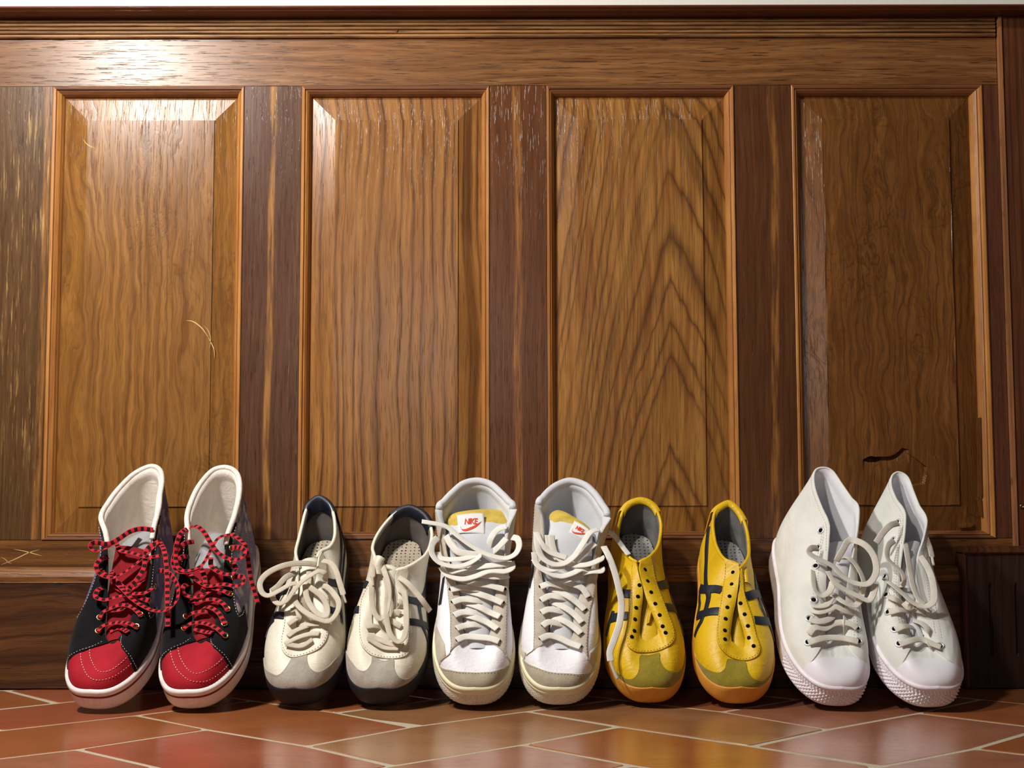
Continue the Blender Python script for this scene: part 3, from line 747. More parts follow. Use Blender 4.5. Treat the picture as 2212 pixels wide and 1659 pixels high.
        Q = Pn+Nn*o_[:, None]*s.nsign
        for k, v in enumerate(V): v.co = Vector(Q[k])
        bmesh.ops.recalc_face_normals(bm, faces=bm.faces)
        me = bpy.data.meshes.new(name); bm.to_mesh(me); bm.free()
        me.polygons.foreach_set('use_smooth', [smooth]*len(me.polygons))
        try: me.set_sharp_from_angle(angle=math.radians(50))
        except Exception: pass
        o = bpy.data.objects.new(name, me); COL.objects.link(o); me.materials.append(mat); o.parent = parent or s.root
        return o
    @property
    def nsign(s):
        if not hasattr(s, '_ns'):
            n = s.N(np.array([0.0]), .3)[0]; s._ns = 1 if n[1] < 0 or n[2] > 0 else -1
        return s._ns
    def pts(s, uv, off=.001):
        uv = np.array(uv, float); return s.F(uv[:, 0], np.clip(uv[:, 1], 0, 1))+s.N(uv[:, 0], np.clip(uv[:, 1], 0, 1))*off*s.nsign
    def stitch(s, name, uv, mat, off=.0016, r=.00042, dash=.0028, gap=.0012, parent=None):
        P = s.pts(densify(uv), off); Q, a = smoothpath(P, .0008); V = []; fs = []; n0 = 0
        L = a[-1]; k = 0
        while k*(dash+gap) < L:
            x0 = k*(dash+gap); m = (a >= x0) & (a <= x0+dash); k += 1
            seg = Q[m]
            if len(seg) < 2: continue
            T = nrm(seg[-1]-seg[0]); A_ = nrm(np.cross(T, [.2, .3, .9])); B_ = np.cross(T, A_)
            seg = seg[[0, len(seg)//2, -1]] if len(seg) > 2 else seg
            for i, p in enumerate(seg):
                rr = r*(1 if 0 < i < len(seg)-1 else .6)
                for q in range(4): V.append(p+(A_*math.cos(q*math.pi/2)+B_*math.sin(q*math.pi/2))*rr)
            for i in range(len(seg)-1):
                for q in range(4): b = (q+1) % 4; fs.append((n0+i*4+q, n0+i*4+b, n0+i*4+4+b, n0+i*4+4+q))
            fs += [(n0, n0+3, n0+2, n0+1), tuple(n0+(len(seg)-1)*4+q for q in range(4))]
            n0 = len(V)
        return obj(name, V, fs, mat, parent or s.root, True)
    def strap(s, name, uv, w0, w1, mat, off=.0012, thick=.001, parent=None, seg=40):
        """ribbon of leather lying on the surface along (u,v) path, width w0->w1"""
        P = s.pts(densify(uv, 10), off); Q, a = smoothpath(P, .003); uvq = densify(uv, 30)
        # lookup normals from nearest grid point
        pu = np.interp(np.linspace(0, 1, len(Q)), np.linspace(0, 1, len(uvq)), uvq[:, 0]); pv = np.interp(np.linspace(0, 1, len(Q)), np.linspace(0, 1, len(uvq)), uvq[:, 1])
        Q = s.pts(np.stack([pu, pv], 1), off); Nn = s.N(pu, np.clip(pv, 0, 1))*s.nsign
        T = nrm(np.gradient(Q, axis=0)); B = nrm(np.cross(T, Nn)); n = len(Q); V = []
        w = np.interp(np.linspace(0, 1, n), np.linspace(0, 1, len(w0)) if hasattr(w0, '__len__') else [0, 1], w0 if hasattr(w0, '__len__') else [w0, w1])/2
        for i in range(n):
            for (b, h) in ((-1, -thick), (-1, -thick*.2), (-.9, 0), (0, .0002), (.9, 0), (1, -thick*.2), (1, -thick)):
                V.append(Q[i]+B[i]*w[i]*b+Nn[i]*h)
        return fixn(obj(name, V, gridfaces(n, 7), mat, parent or s.root, True))
    def ring(s, name, prof_, mat, u0=-1, u1=1, nu=241, parent=None, dispf=None, cap=False):
        """sole band: prof_ list of (offset, z or None, zf)"""
        us = np.linspace(u0, u1, nu); G = np.array([[s.sole(u, o*.001, None if z is None else z*.001, zf) for (o, z, zf) in prof_] for u in us])
        if dispf is not None:
            us2 = us; G = dispf(G, us2)
        fs = gridfaces(nu, len(prof_))
        if cap:
            n = len(prof_); fs.append(tuple(i*n for i in range(nu-1)))
        o = obj(name, G.reshape(-1, 3), fs, mat, parent or s.root, True)
        return fixn(o)
    def eyelet(s, name, uv, r, mat, hole, parent=None, off=.0018, ring_=.0016):
        uv = np.array([uv], float); p = s.pts(uv, off)[0]; n = (s.N(uv[:, 0], uv[:, 1])*s.nsign)[0]
        a = nrm(np.cross(n, [0, 0, 1.0])); b = np.cross(n, a); V = []; k = 18
        pr = [(r, -.001), (r, .0002), (r*.85, .0009), (r*.62, .0007), (r*.52, -.0002), (r*.5, -.0012)] if mat else [(r, -.0002), (r, .00005), (0.0001, .00005)]
        for (q, h) in pr:
            for i in range(k): th = 2*math.pi*i/k; V.append(p+(a*math.cos(th)+b*math.sin(th))*q+n*h)
        fs = []
        for m in range(len(pr)-1):
            for i in range(k): j = (i+1) % k; fs.append((m*k+i, m*k+j, m*k+k+j, m*k+k+i))
        o = fixn(obj(name, V, fs, mat or hole, parent or s.root, True))
        if mat:
            V = [p+(a*math.cos(2*math.pi*i/k)+b*math.sin(2*math.pi*i/k))*r*.55+n*.00015 for i in range(k)]
            obj('hole', V, [tuple(range(k))], hole, o, False)
        return p, n
    def lining(s, mat, rimmat=None, thick=.0035, v0=.12, umin=.12, rimr=.0024, nu=200):
        """inner wall, for |u|>=umin around the heel"""
        us = np.linspace(umin, 2-umin, nu); uw = np.where(us > 1, us-2, us); vs = np.linspace(v0, 1, 26)
        ft = np.clip((np.abs(uw)-.50)/.1, 0, 1); th = (.0014+(thick-.0014)*ft)[:, None]; vs[-2] = .985
        G = np.stack([s.F(uw, v)-s.N(uw, np.clip(v, .01, .99))*s.nsign*th*(1 if v < .97 else .8) for v in vs], 1)
        # pad
        G[:, 22:25] -= s.N(uw, .95)[:, None]*s.nsign*.0012*ft[:, None, None]
        G[:, -1] = s.F(uw, 1.0)
        return obj('lining', G.reshape(-1, 3), gridfaces(nu, 26), mat, s.root, True), us
    def rimtube(s, name, mat, r, umin=.45, off=-.0012, v=1.0, parent=None, n=160):
        us = np.linspace(umin, 2-umin, n); uw = np.where(us > 1, us-2, us)
        P = s.F(uw, v)+s.N(uw, .99)*s.nsign*off
        return tube(name, P, r, mat, parent or s.root, step=.002, k=10)
    def insole(s, mat, z=.034, w=.86):
        us = np.linspace(-1, 1, 121)[:-1]
        V = [np.array(s.sole(u, -.0055, z)) for u in us]
        o = obj('insole', V, [tuple(range(len(V)))], mat, s.root, False); return fixn(o)
    def tongue(s, rows, mat, lift=0.0, parent=None, name='tongue', arch=.004, thick=.0025, nx=17):
        """rows: (xl, yl, xr, yr, d or None, lift)"""
        G = []
        for (xl, yl, xr, yr, lf) in rows:
            a = s.onprof(xl, yl, lf*.001); b = s.onprof(xr, yr, lf*.001); G.append((a, b))
        A_ = cat([g[0] for g in G], np.arange(len(G)), 30); B_ = cat([g[1] for g in G], np.arange(len(G)), 30)
        V = []
        for sgn in (1, -1):
            for i in range(30):
                for k in range(nx):
                    t = k/(nx-1); p = A_[i]*(1-t)+B_[i]*t; e = (1-(2*t-1)**2)
                    edge = math.sqrt(max(0, 1-abs(2*t-1)**6)); endr = math.sqrt(max(0, 1-(max(0, i-26)/3)**4))
                    V.append(p+np.array([0, -.25, 1.0])*arch*e+np.array([0, -.3, .95])*sgn*thick/2*edge*endr)
        n = 30*nx; f1 = gridfaces(30, nx); fs = f1+[tuple(n+q for q in f[::-1]) for f in f1]
        return fixn(obj(name, V, fs, mat, parent or s.root, True))
    def lace(s, pts, mat, width=6.5, thick=1.5, ang=70, name='lace', taper=False, parent=None):
        """pts: (x, y, lift mm [, ang]) in crop pixels; ang 90 = lying flat, 0 = standing on its edge"""
        P = []; Wd = []; pts = [tuple(q) for q in pts]
        if not taper:
            for e in (0, -1):
                if 4.5 < pts[e][2] < 10.5: pts[e] = (pts[e][0], pts[e][1], -2.0)
        for q in pts:
            P.append(s.onprof(q[0], q[1], q[2]*.001))
        for i, q in enumerate(pts):                 # keep the lace above the leather it crosses
            if q[2] < 0 and i not in (0, len(pts)-1): continue
            if q[2] < -2.5: continue
            o, r = s.lray(q[0], q[1]); X, Y = s.px(q[0], q[1])
            m = (s.facing > 0) & (np.hypot(s.GP[..., 0]-X, s.GP[..., 1]-Y) < 7)
            if not m.any(): continue
            ts = (np.linalg.norm(s.G[m]-o, axis=1)).min(); rn = r/np.linalg.norm(r); t = np.linalg.norm(P[i]-o)
            if q[2] < 0: P[i] = o+rn*(t if t < ts+.006 else t); continue
            P[i] = o+rn*min(t, ts-.0042-(.0012 if 0 < i < len(pts)-1 else 0))
        P = np.array(P); T = nrm(np.gradient(P, axis=0)); up = nrm(np.array([0, -.35, .95]))
        for i, q in enumerate(pts):
            a = math.radians(q[3] if len(q) > 3 else ang); n = nrm(up-(up*T[i]).sum()*T[i]); side = np.cross(T[i], n)
            Wd.append(n*math.cos(a)+side*math.sin(a))
        return ribbon(name, P, np.array(Wd), width*.001, thick*.001, mat, parent or s.root, taper_end=taper)
def densify(uv, m=8):
    uv = np.array(uv, float); L = np.r_[0, np.cumsum(np.hypot(*np.diff(uv, axis=0).T)+1e-9)]
    return np.stack([np.interp(np.linspace(0, L[-1], m*len(uv)), L, uv[:, k]) for k in range(2)], 1)
def smoothuv(uv, m=8):
    uv = np.array(uv, float); L = np.r_[0, np.cumsum(np.hypot(*np.diff(uv, axis=0).T)**.6+1e-6)]
    return cat(uv, L, m*len(uv))
PRINT = False
# ------------------------------------------------------------------ the five pairs: placement, side profile, opening edge
HI = [(40, 50), (60, 57), (80, 63), (100, 71), (120, 81), (145, 96), (168, 112), (188, 126), (205, 136), (230, 140), (260, 142), (285, 144)]
BL = [(40, 50), (60, 57), (80, 63), (100, 71), (120, 80), (145, 93), (168, 107), (188, 120), (205, 128), (230, 124), (260, 120), (285, 119)]
CH = [(40, 48), (60, 56), (80, 62), (100, 70), (120, 79), (145, 92), (168, 106), (188, 118), (205, 127), (230, 134), (260, 137), (285, 138)]
LO = [(40, 47), (60, 54), (80, 61), (100, 69), (120, 78), (140, 86), (158, 92), (175, 91), (200, 82), (225, 74), (250, 74), (270, 80), (285, 85)]
C1 = ((120, 980), 2.861); C2 = ((540, 1050), 3.319); C3 = ((910, 1010), 3.072); C4 = ((1290, 1050), 3.317); C5 = ((1650, 980), 2.861)
PAIRS = {}
def neg(P): return [(-u, v) for (u, v) in P]
def fr(v0, a, b): return None
def solebands(s, mats, style):
    if style == 'fox':      # white wall with a thin coloured line near the top
        s.ring('outsole', [(-9, None, 0.0), (-3, None, 0.0), (0, None, .03), (1.4, None, .12), (2.0, None, .3), (2.4, None, .60), (2.6, None, .69)], mats[0], cap=True)
        s.ring('foxing_line', [(1.6, None, .68), (2.9, None, .69), (2.9, None, .80), (1.6, None, .81)], mats[1])
        s.ring('foxing', [(1.6, None, .80), (3.3, None, .81), (3.5, None, .86), (3.4, None, .98), (2.4, None, 1.05), (-1.0, None, 1.07)], mats[0])
    elif style == 'wrap':   # thin cup that climbs over the toe
        s.ring('outsole', [(-14, None, 0.0), (-6, None, 0.0), (-1.5, None, .05), (.2, None, .2), (.9, None, .45), (1.0, None, .8), (.7, None, 1.0), (.0, None, 1.06), (-1.5, None, 1.05)], mats[0], cap=True)
def outerpatch(s, name, outer, mat, n1=24, u_end=(None, None), **k):
    """piece between an outer (u,v) line and the opening edge v=1; outer runs from -u to +u"""
    outer = [p for p in outer if p[1] < .985]
    u_end = (outer[0][0]-.004, outer[-1][0]+.004)
    ul, ur = (u_end[0] if u_end[0] is not None else outer[0][0]), (u_end[1] if u_end[1] is not None else outer[-1][0])
    inner = [(u, 1.0) for u in np.linspace(ur, ul, n1)]
    return s.patch(name, list(outer)+inner, mat, **k)
def zig(P, pitch=10.0, amp=3.0):
    """pinked edge in crop pixels"""
    P = np.array(P, float); L = np.r_[0, np.cumsum(np.hypot(*np.diff(P, axis=0).T))]; t = cat(P, L, 400); A = np.r_[0, np.cumsum(np.hypot(*np.diff(t, axis=0).T))]
    n = int(A[-1]/pitch)*2; q = np.linspace(0, A[-1], n); Q = np.stack([np.interp(q, A, t[:, k]) for k in range(2)], 1)
    T = nrm(np.gradient(Q, axis=0)); Nn = np.stack([-T[:, 1], T[:, 0]], 1); Q = Q+Nn*(np.where(np.arange(n) % 2 == 0, amp, -amp)[:, None])
    return [tuple(q) for q in Q], [tuple(q) for q in (t[::8])]
def crossrows(s, rows, mat, **k):
    for r in rows: s.lace(r, mat, **k)

# ================================================================== red and black high-tops
def build_red(s, stitches, eyel, tongue, laces, linr):
    s.surf('vamp', M_redcanvas, u0=-.5, u1=.5, nu=161)
    s.surf('toe_box', M_redcanvas, off=-.0004, u0=-.001, u1=.001, nu=2, nv=2) if False else None
    for sg in (1, -1):
        f = (lambda P: P) if sg > 0 else neg
        q = [(.36, 0)]+[(u, 0) for u in np.linspace(.40, 1, 14)]+[(1, 1)]+[(u, 1) for u in np.linspace(.98, .56, 14)]+[(.5, .8), (.4, .5)]
        s.patch('quarter', f(q), M_print, off=.0004*s.nsign*s.nsign, thick=.002)
        b = [(.26, 0), (.215, .3), (.15, .58), (.085, .82), (.03, 1.0)]+[(u, 1) for u in np.linspace(.06, .58, 18)]+[(.6, .93), (.55, .87), (.49, .78), (.44, .68), (.395, .55), (.385, .44), (.40, .35), (.44, .28), (.48, .25), (.48, 0)]
        s.patch('eyestay', f(b), M_blacksuede, off=.0016, thick=.0016)
        s.patch('heel_counter', f([(.9, 0), (1, 0), (1, .8), (.97, .8), (.93, .4)]), M_blacksuede, off=.0016, thick=.0016)
        s.stitch('stitching', f([(.27, .04), (.225, .3), (.165, .56), (.105, .78), (.07, .93)]), M_thread, off=.002)
        s.stitch('stitching', f([(.585, .925), (.54, .855), (.48, .76), (.43, .665), (.385, .55), (.375, .44), (.39, .34), (.43, .265), (.47, .235)]), M_thread, off=.002)
        for k in range(2):
            s.stitch('stitching', f([(.62+.05*k, .12), (.6+.05*k, .3), (.66+.05*k, .5), (.78+.03*k, .62), (.9, .66-.05*k)]), M_thread, off=.001)
    for p in stitches: s.stitch('stitching', smoothuv(s.path(p)), M_thread, off=.0008)
    solebands(s, (M_whiterub, M_redline), 'fox')
    s.lining(M_whitelining, umin=.12, thick=.006)
    s.rimtube('collar_piping', M_whitelining, .0036, umin=.5)
    for (a, b) in ((.42, .5), (-.5, -.42)): pass
    s.insole(M_whitelining, .03)
    for r in tongue: s.tongue(r[0], r[1], name=r[2])
    for (x, y) in eyel: u, v = s.at(x, y); s.eyelet('eyelet', (u, min(v, .95)), .0042, M_gold, M_hole)
    for p in laces: s.lace(p[0], M_redlace, width=6.6, thick=1.2, **(p[1] if len(p) > 1 else {}))

# ================================================================== low leather pairs
def build_low(s, m, eyeout, cap, straps, holes, tongue, laces, tab, pinkpitch=10):
    s.surf('upper', m['leather'])
    solebands(s, (m['sole'],), 'wrap')
    z, sm = zig(eyeout, pinkpitch, 2.6)
    ul, ur = m['uend']
    Z = s.path(z); outerpatch(s, 'eyestay', Z, m['leather'], u_end=(ul, ur), off=.0022, thick=.0022)
    c = np.array(sm); cen = c.mean(0); ins = [(x+(cen[0]-x)*.045, y+(cen[1]-y)*.03) for (x, y) in sm]
    s.stitch('stitching', s.path(ins), m['thread'], off=.0027)
    C = smoothuv(s.path(cap), 5); C = [tuple(p) for p in C]; u0, u1 = C[0][0], C[-1][0]
    s.patch('toe_cap', C+[(u1, 0)]+[(u, 0) for u in np.linspace(u1, u0, 30)], m['suede'], off=.0012, thick=.0012)
    cc = [(x, y+8) for (x, y) in cap]; s.stitch('stitching', smoothuv(s.path(cc), 6), m['capthread'], off=.0016, dash=.0014, gap=.0009, r=.0003)
    for (p, w) in straps: s.strap('stripe', s.path(p), [w*.001]*2, None, m['stripe'], off=.0014)
    s.lining(m['lining'], umin=.12, thick=.0035, v0=.05)
    s.rimtube('collar_piping', m['piping'], .0023, umin=.5)
    # heel tab folded over the edge
    us = np.linspace(tab[0], 2-tab[0], 40); uw = np.where(us > 1, us-2, us); G = []
    for i, (u, w) in enumerate(zip(uw, us)):
        p = s.F(np.array([u]), 1.0)[0]; pd = s.F(np.array([u]), .55)[0]; n = (s.N(np.array([u]), .95)*s.nsign)[0]; dn = nrm(pd-s.F(np.array([u]), .98)[0])
        fl = tab[1]*abs(w-1)/(1-tab[0])
        G.append([pd+n*.0016, p+dn*.010+n*(.0026+fl*.6), p+n*(.0035+fl), p-dn*.0035+n*(.0015+fl*.7), p-dn*.0035-n*.0035, p-n*.0062+dn*.002, p-n*.0056+dn*tab[2]])
    G = np.array(G); V = G.reshape(-1, 3); o = fixn(obj('heel_tab', V, gridfaces(40, 7), m['tab'], s.root, True))
    md = o.modifiers.new('solid', 'SOLIDIFY'); md.thickness = .0012; md = o.modifiers.new('sub', 'SUBSURF'); md.levels = md.render_levels = 1
    s.insole(m['insole'], .037)
    for r in tongue: s.tongue(r[0], r[1], name=r[2])
    for (x, y) in holes: u, v = s.at(x, y); s.eyelet('eyelet', (u, min(v, .96)), .0026, None, M_hole, off=.0026)
    for p in laces: s.lace(p[0], m['lace'], width=7.6, thick=2.0, **(p[1] if len(p) > 1 else {}))

# ================================================================== white suede-trimmed high-tops
def build_mid(s, left, right, cap, mud, swoosh, tongue, foam, rows, holes):
    s.surf('upper', M_white)
    for nm, P, sg in (('eyestay', left, -1), ('eyestay', right, 1)):
        C = s.path(P, sg); C = [tuple(q) for q in densify(C, 3)]
        ue = .6*sg; u0 = .07*sg
        s.patch(nm, C+[(u, 1) for u in np.linspace(ue, u0, 26)], M_tansuede, off=.0016, thick=.0016)
        s.stitch('stitching', [(a, b) for (a, b) in densify(s.path([(x+(5 if sg < 0 else -5), y) for x, y in P[1:]], sg), 4)], M_tonethread, off=.002, r=.0003)
    C = [tuple(q) for q in smoothuv(s.path(cap), 6)]
    s.patch('toe_cap', C+[(u, 0) for u in np.linspace(C[-1][0]+.0, C[0][0], 30)], M_capsuede, off=.0014, thick=.0014)
    s.stitch('stitching', smoothuv(s.path([(x, y+7) for x, y in cap]), 6), M_tonethread, off=.0018, r=.0003)
    for P in mud: s.patch('mudguard', [tuple(q) for q in s.path(P)], M_tansuede, off=.0012, thick=.0012)
    for P in swoosh: s.patch('side_mark', s.path(P), M_black, off=.0012, thick=.0012)
    # wall of the sole: crinkled rubber, cream band above
    prof_ = [(-9, None, 0.0), (-4, None, 0.0), (-1, None, .04), (.8, None, .12)]+[(2.0+1.0*math.sin(math.pi*k/16), None, .12+.58*k/16) for k in range(1, 17)]
    us = np.linspace(-1, 1, 700)
    rr = np.random.RandomState(3+len(s.root.name)); 
    def crinkle(G, us):
        n = np.array([np.array(s.sole(u, .001))-np.array(s.sole(u, 0)) for u in us]); n = nrm(n)
        A = np.r_[0, np.cumsum(np.linalg.norm(np.diff(G[:, 6], axis=0), axis=1))]
        for j in range(4, G.shape[1]-1):
            z = j*.0015
            w = sum(np.sin(A*f+z*g+ph) for f, g, ph in ((1700, 900, 0), (2300, -2100, 1), (1100, 2900, 2), (3100, 1500, 4), (900, -3500, 5)))
            G[:, j] += n*(np.clip(w, -1.6, 1.2)*.00032)[:, None]
        return G
    s.ring('outsole', prof_, M_aged, nu=1100, dispf=crinkle, cap=True)
    s.ring('foxing', [(1.6, None, .695), (3.2, None, .71), (3.4, None, .76), (3.0, None, .82), (2.4, None, .84), (3.0, None, .86), (2.9, None, .97), (2.0, None, 1.03), (-1, None, 1.05)], M_creamband)
    s.lining(M_greylining, umin=.12, thick=.008)
    s.rimtube('collar_piping', M_greylining, .0050, umin=.6, off=-.0042)
    s.insole(M_greylining, .032)
    s.tongue(tongue, M_greylining, name='tongue', arch=.006, thick=.004)
    s.tongue(foam, M_foam, name='tongue_foam', arch=.004, thick=.008)
    for (x, y) in holes: u, v = s.at(x, y); s.eyelet('eyelet', (u, min(v, .95)), .0022, None, M_hole, off=.002)
    for p in rows: s.lace(p[0], M_whitelace, width=9.0, thick=1.4, **(p[1] if len(p) > 1 else dict(ang=80)))
def label_on(s, quad, lift, rot, txt=True, wh=(.034, .026), cut=None):
    """woven label on the tongue: quad = crop px of its corners TL TR BR BL"""
    Q = [s.onprof(x, y, lift*.001) for x, y in quad]; Q = [np.array(q) for q in Q]
    ex = nrm(Q[1]-Q[0]); n = nrm(np.cross(ex, Q[0]-Q[3])); n = n if n[2] > 0 else -n; V = []
    m = 12
    for sg in (0, 1):
        for i in range(m+1):
            for j in range(m+1):
                a, b = i/m, j/m; p = (Q[3]*(1-a)+Q[2]*a)*(1-b)+(Q[0]*(1-a)+Q[1]*a)*b
                V.append(p+n*(.0016*math.sin(math.pi*a)-.0009*sg+.0006*math.sin(b*5)))
    f1 = gridfaces(m+1, m+1); off = (m+1)**2; ed = [i*(m+1) for i in range(m+1)]+[m*(m+1)+j for j in range(1, m+1)]+[i*(m+1)+m for i in range(m-1, -1, -1)]+[j for j in range(m-1, 0, -1)]
    fs = f1+[tuple(off+q for q in f) for f in f1]+[(ed[k], ed[(k+1) % len(ed)], off+ed[(k+1) % len(ed)], off+ed[k]) for k in range(len(ed))]
    lab = fixn(obj('tongue_label', V, fs, M_label, s.root, True))
    def onlab(a, b, h=.0007):
        p = (Q[3]*(1-a)+Q[2]*a)*(1-b)+(Q[0]*(1-a)+Q[1]*a)*b; return p+n*(.0016*math.sin(math.pi*min(1, max(0, a)))+.0006*math.sin(b*5)+h)
    # lettering
    cu = bpy.data.curves.new('lettering', 'FONT'); cu.body = 'NIKE'; cu.shear = .28; cu.size = 1; cu.offset = .028; cu.space_character = .92
    to = bpy.data.objects.new('t', cu); COL.objects.link(to); dg = bpy.context.evaluated_depsgraph_get(); me = bpy.data.meshes.new_from_object(to.evaluated_get(dg))
    bpy.data.objects.remove(to)
    bm = bmesh.new(); bm.from_mesh(me); xs = [v.co.x for v in bm.verts]; ys = [v.co.y for v in bm.verts]; x0, x1, y0, y1 = min(xs), max(xs), min(ys), max(ys)
    for k in range(1, 10): bmesh.ops.bisect_plane(bm, geom=bm.verts[:]+bm.edges[:]+bm.faces[:], plane_co=(x0+(x1-x0)*k/10, 0, 0), plane_no=(1, 0, 0), dist=1e-6)
    for v in bm.verts:
        a = .24+.52*(v.co.x-x0)/(x1-x0); b = .40+.32*(v.co.y-y0)/(y1-y0); v.co = Vector(onlab(a, b))
    from_bm('lettering', bm, M_orange, lab, False)
    # the curved tick below the lettering
    top = [(.10, .36), (.09, .24), (.15, .16), (.27, .16), (.45, .24), (.65, .36), (.92, .60)]
    bot = [(.10, .36), (.105, .16), (.19, .07), (.32, .07), (.50, .15), (.70, .30), (.92, .60)]
    T = cat(top, np.arange(7), 40); B = cat(bot, np.arange(7), 40); V = [onlab(*q) for q in T]+[onlab(*q) for q in B]
    obj('tick_mark', V, [(i, i+1, 41+i, 40+i) for i in range(39)], M_orange, lab, False)

# ================================================================== white canvas high-tops
def build_canvas(s, qleft, qright, cap, holes, tongue, rows, endlaces):
    s.surf('upper', M_canvas, u0=-.62, u1=.62)
    for P, sg in ((qleft, -1), (qright, 1)):
        C = [tuple(q) for q in smoothuv(s.path(P), 4)]
        s.patch('quarter', [(C[0][0], 0)]+C+[(u, 1) for u in np.linspace(C[-1][0]+.01*sg, sg, 44)]+[(sg, 0)]+[(u, 0) for u in np.linspace(sg*.99, C[0][0]+sg*.01, 30)], M_canvas, off=.0016, thick=.002)
        for k in (.030, .042):
            s.stitch('stitching', [(sg*u, v) for (u, v) in ((.62, 1-k*2.6), (.5, 1-k*5.4), (.4, 1-k*6.5), (.3, 1-k*7.5), (.2, 1-k*9))], M_tonethread, off=.002, r=.00028)
        s.stitch('stitching', [(sg*u, .965) for u in np.linspace(.5, .99, 30)], M_tonethread, off=.002, r=.00028)
    C = [tuple(q) for q in smoothuv(s.path(cap), 6)]
    s.patch('toe_cap', C+[(u, 0) for u in np.linspace(C[-1][0], C[0][0], 40)], M_whitetoe, off=.0019, thick=.002)
    # wall: smooth, with a ridged and diamond-cut bumper round the toe
    zf = np.r_[0, 0, .03, .1, np.linspace(.14, .86, 44), .9, .98, 1.03, 1.05]; of = np.r_[-9, -4, -.6, 1.2, np.full(44, 2.2), 3.4, 3.6, 2.6, -1]
    def bumper(G, us):
        n = nrm(np.array([np.array(s.sole(u, .001))-np.array(s.sole(u, 0)) for u in us])); A = np.r_[0, np.cumsum(np.linalg.norm(np.diff(G[:, 20], axis=0), axis=1))]; A -= np.interp(0, us, A)
        H_ = s.z0[0]*.001; w = np.clip((.36-abs(us))/.01, 0, 1)
        for j in range(4, 48):
            z = zf[j]*H_
            if zf[j] < .66 and zf[j] > .2:
                p = .0078; a = ((A+z*1.1)/p) % 1; b = ((A-z*1.1)/p) % 1
                h = np.minimum(np.minimum(a, 1-a), np.minimum(b, 1-b))*2*.0024
            elif zf[j] >= .69: 
                p = .0046; a = ((A+z*.5)/p) % 1; h = .0012*np.clip(np.sin(a*2*np.pi)*1.4, -.2, 1)*min(1, (.86-zf[j])/.03)
            else: h = np.zeros_like(A)
            G[:, j] += n*(h*w)[:, None]
        return G
    us = np.r_[np.linspace(-1, -.37, 60)[:-1], np.linspace(-.37, .37, 760), np.linspace(.37, 1, 60)[1:]]
    prof_ = [(o_, None, z_) for o_, z_ in zip(of, zf)]
    G = np.array([[s.sole(u, o*.001, None, z_) for (o, _, z_) in prof_] for u in us]); G = bumper(G, us)
    fixn(obj('outsole', G.reshape(-1, 3), gridfaces(len(us), len(prof_))+[tuple(i*len(prof_) for i in range(len(us)-1))], M_whitefox, s.root, True))
    s.lining(M_canvasin, umin=.1, thick=.0022, nu=260)
    s.rimtube('collar_piping', M_canvas, .0016, umin=.1, off=.0)
    s.insole(M_canvasin, .032)
    for r in tongue: s.tongue(r[0], r[1], name=r[2])
    for (x, y) in holes: u, v = s.at(x, y); s.eyelet('eyelet', (u, min(v, .93)), .0054, M_silver, M_hole, off=.002)
    for p in rows: s.lace(p[0], M_greylace, width=8.8, thick=1.5, **(p[1] if len(p) > 1 else dict(ang=80)))
# ------------------------------------------------------------------ shoe materials
def weave(name, c, c2=None, rough=.85, scale=1500, bump=.5, var=.12, fold=0.0):
    t = NT(name); v = t.co(); n1 = t.noise(v, scale, 2, .6); n2 = t.noise(v, 25, 4, .6)
    c2 = c2 or tuple(x*.8 for x in c)
    col = t.mix(t.step(n2, .35, .7), c, c2); col = t.mix(t.math('MULTIPLY', t.step(n1, .45, .7), var*2), col, tuple(x*.6 for x in c))
    nb = t.bump(t.math('ADD', n1, t.math('MULTIPLY', t.noise(v, 60, 3), 1.2)), bump, .0006)
    if fold: nb = t.bump(t.noise(t.map(v, (1, .45, 1.0), (0, 0, 0), (.5, 0, .3)), 24, 2, .5, 1.0), fold, .012, nb)
    return t.out(col, rough, nb, .3)
def lacecloth(name, c, c2, v_lines=6):
    t = NT(name); v = t.co(); uv = t.sep(t.co('UV')); n1 = t.noise(v, 1300, 2, .6); n2 = t.noise(v, 40, 3, .6)
    w = t.math('SINE', t.math('ADD', t.math('MULTIPLY', uv[0], 4200), t.math('MULTIPLY', t.math('ABSOLUTE', t.math('SUBTRACT', t.math('FRACT', t.math('MULTIPLY', uv[1], v_lines)), .5)), 9)))
    l = t.math('SINE', t.math('MULTIPLY', uv[1], v_lines*6.283))
    h = t.math('ADD', t.math('MULTIPLY', w, .35), t.math('ADD', t.math('MULTIPLY', l, .25), n1))
    col = t.mix(t.step(n2, .35, .68), c, c2); col = t.mix(t.math('MULTIPLY', t.step(h, .0, -.7), .22), col, tuple(x*.6 for x in c2))
    return t.out(col, .9, t.bump(h, .7, .0006), .2)
def leather(name, c, rough=.45, crease=.5, dirt=None, spec=.5):
    t = NT(name); v = t.co(); vo = t.vor(v, 900); n2 = t.noise(v, 28, 5, .62, .6); n3 = t.noise(t.map(v, (1, 2.2, 1)), 60, 3, .6, 1.0)
    col = c
    if dirt: col = t.mix(t.math('MULTIPLY', t.step(n2, .5, .72), .6), c, dirt)
    h = t.math('ADD', t.math('MULTIPLY', vo, .22), t.math('MULTIPLY', n3, crease*2.2))
    return t.out(col, t.math('ADD', rough, t.math('MULTIPLY', n2, .12)), t.bump(h, .5, .0012), spec)
def suede(name, c, c2, sheen=.25):
    t = NT(name); v = t.co(); n1 = t.noise(v, 900, 3, .7); n2 = t.noise(v, 55, 5, .65)
    col = t.mix(t.step(n2, .35, .68), c, c2); col = t.mix(t.math('MULTIPLY', t.step(n1, .5, .7), .35), col, tuple(x*.55 for x in c))
    return t.out(col, .95, t.bump(t.math('ADD', n1, n2), .6, .0008), .15, sheen=sheen)
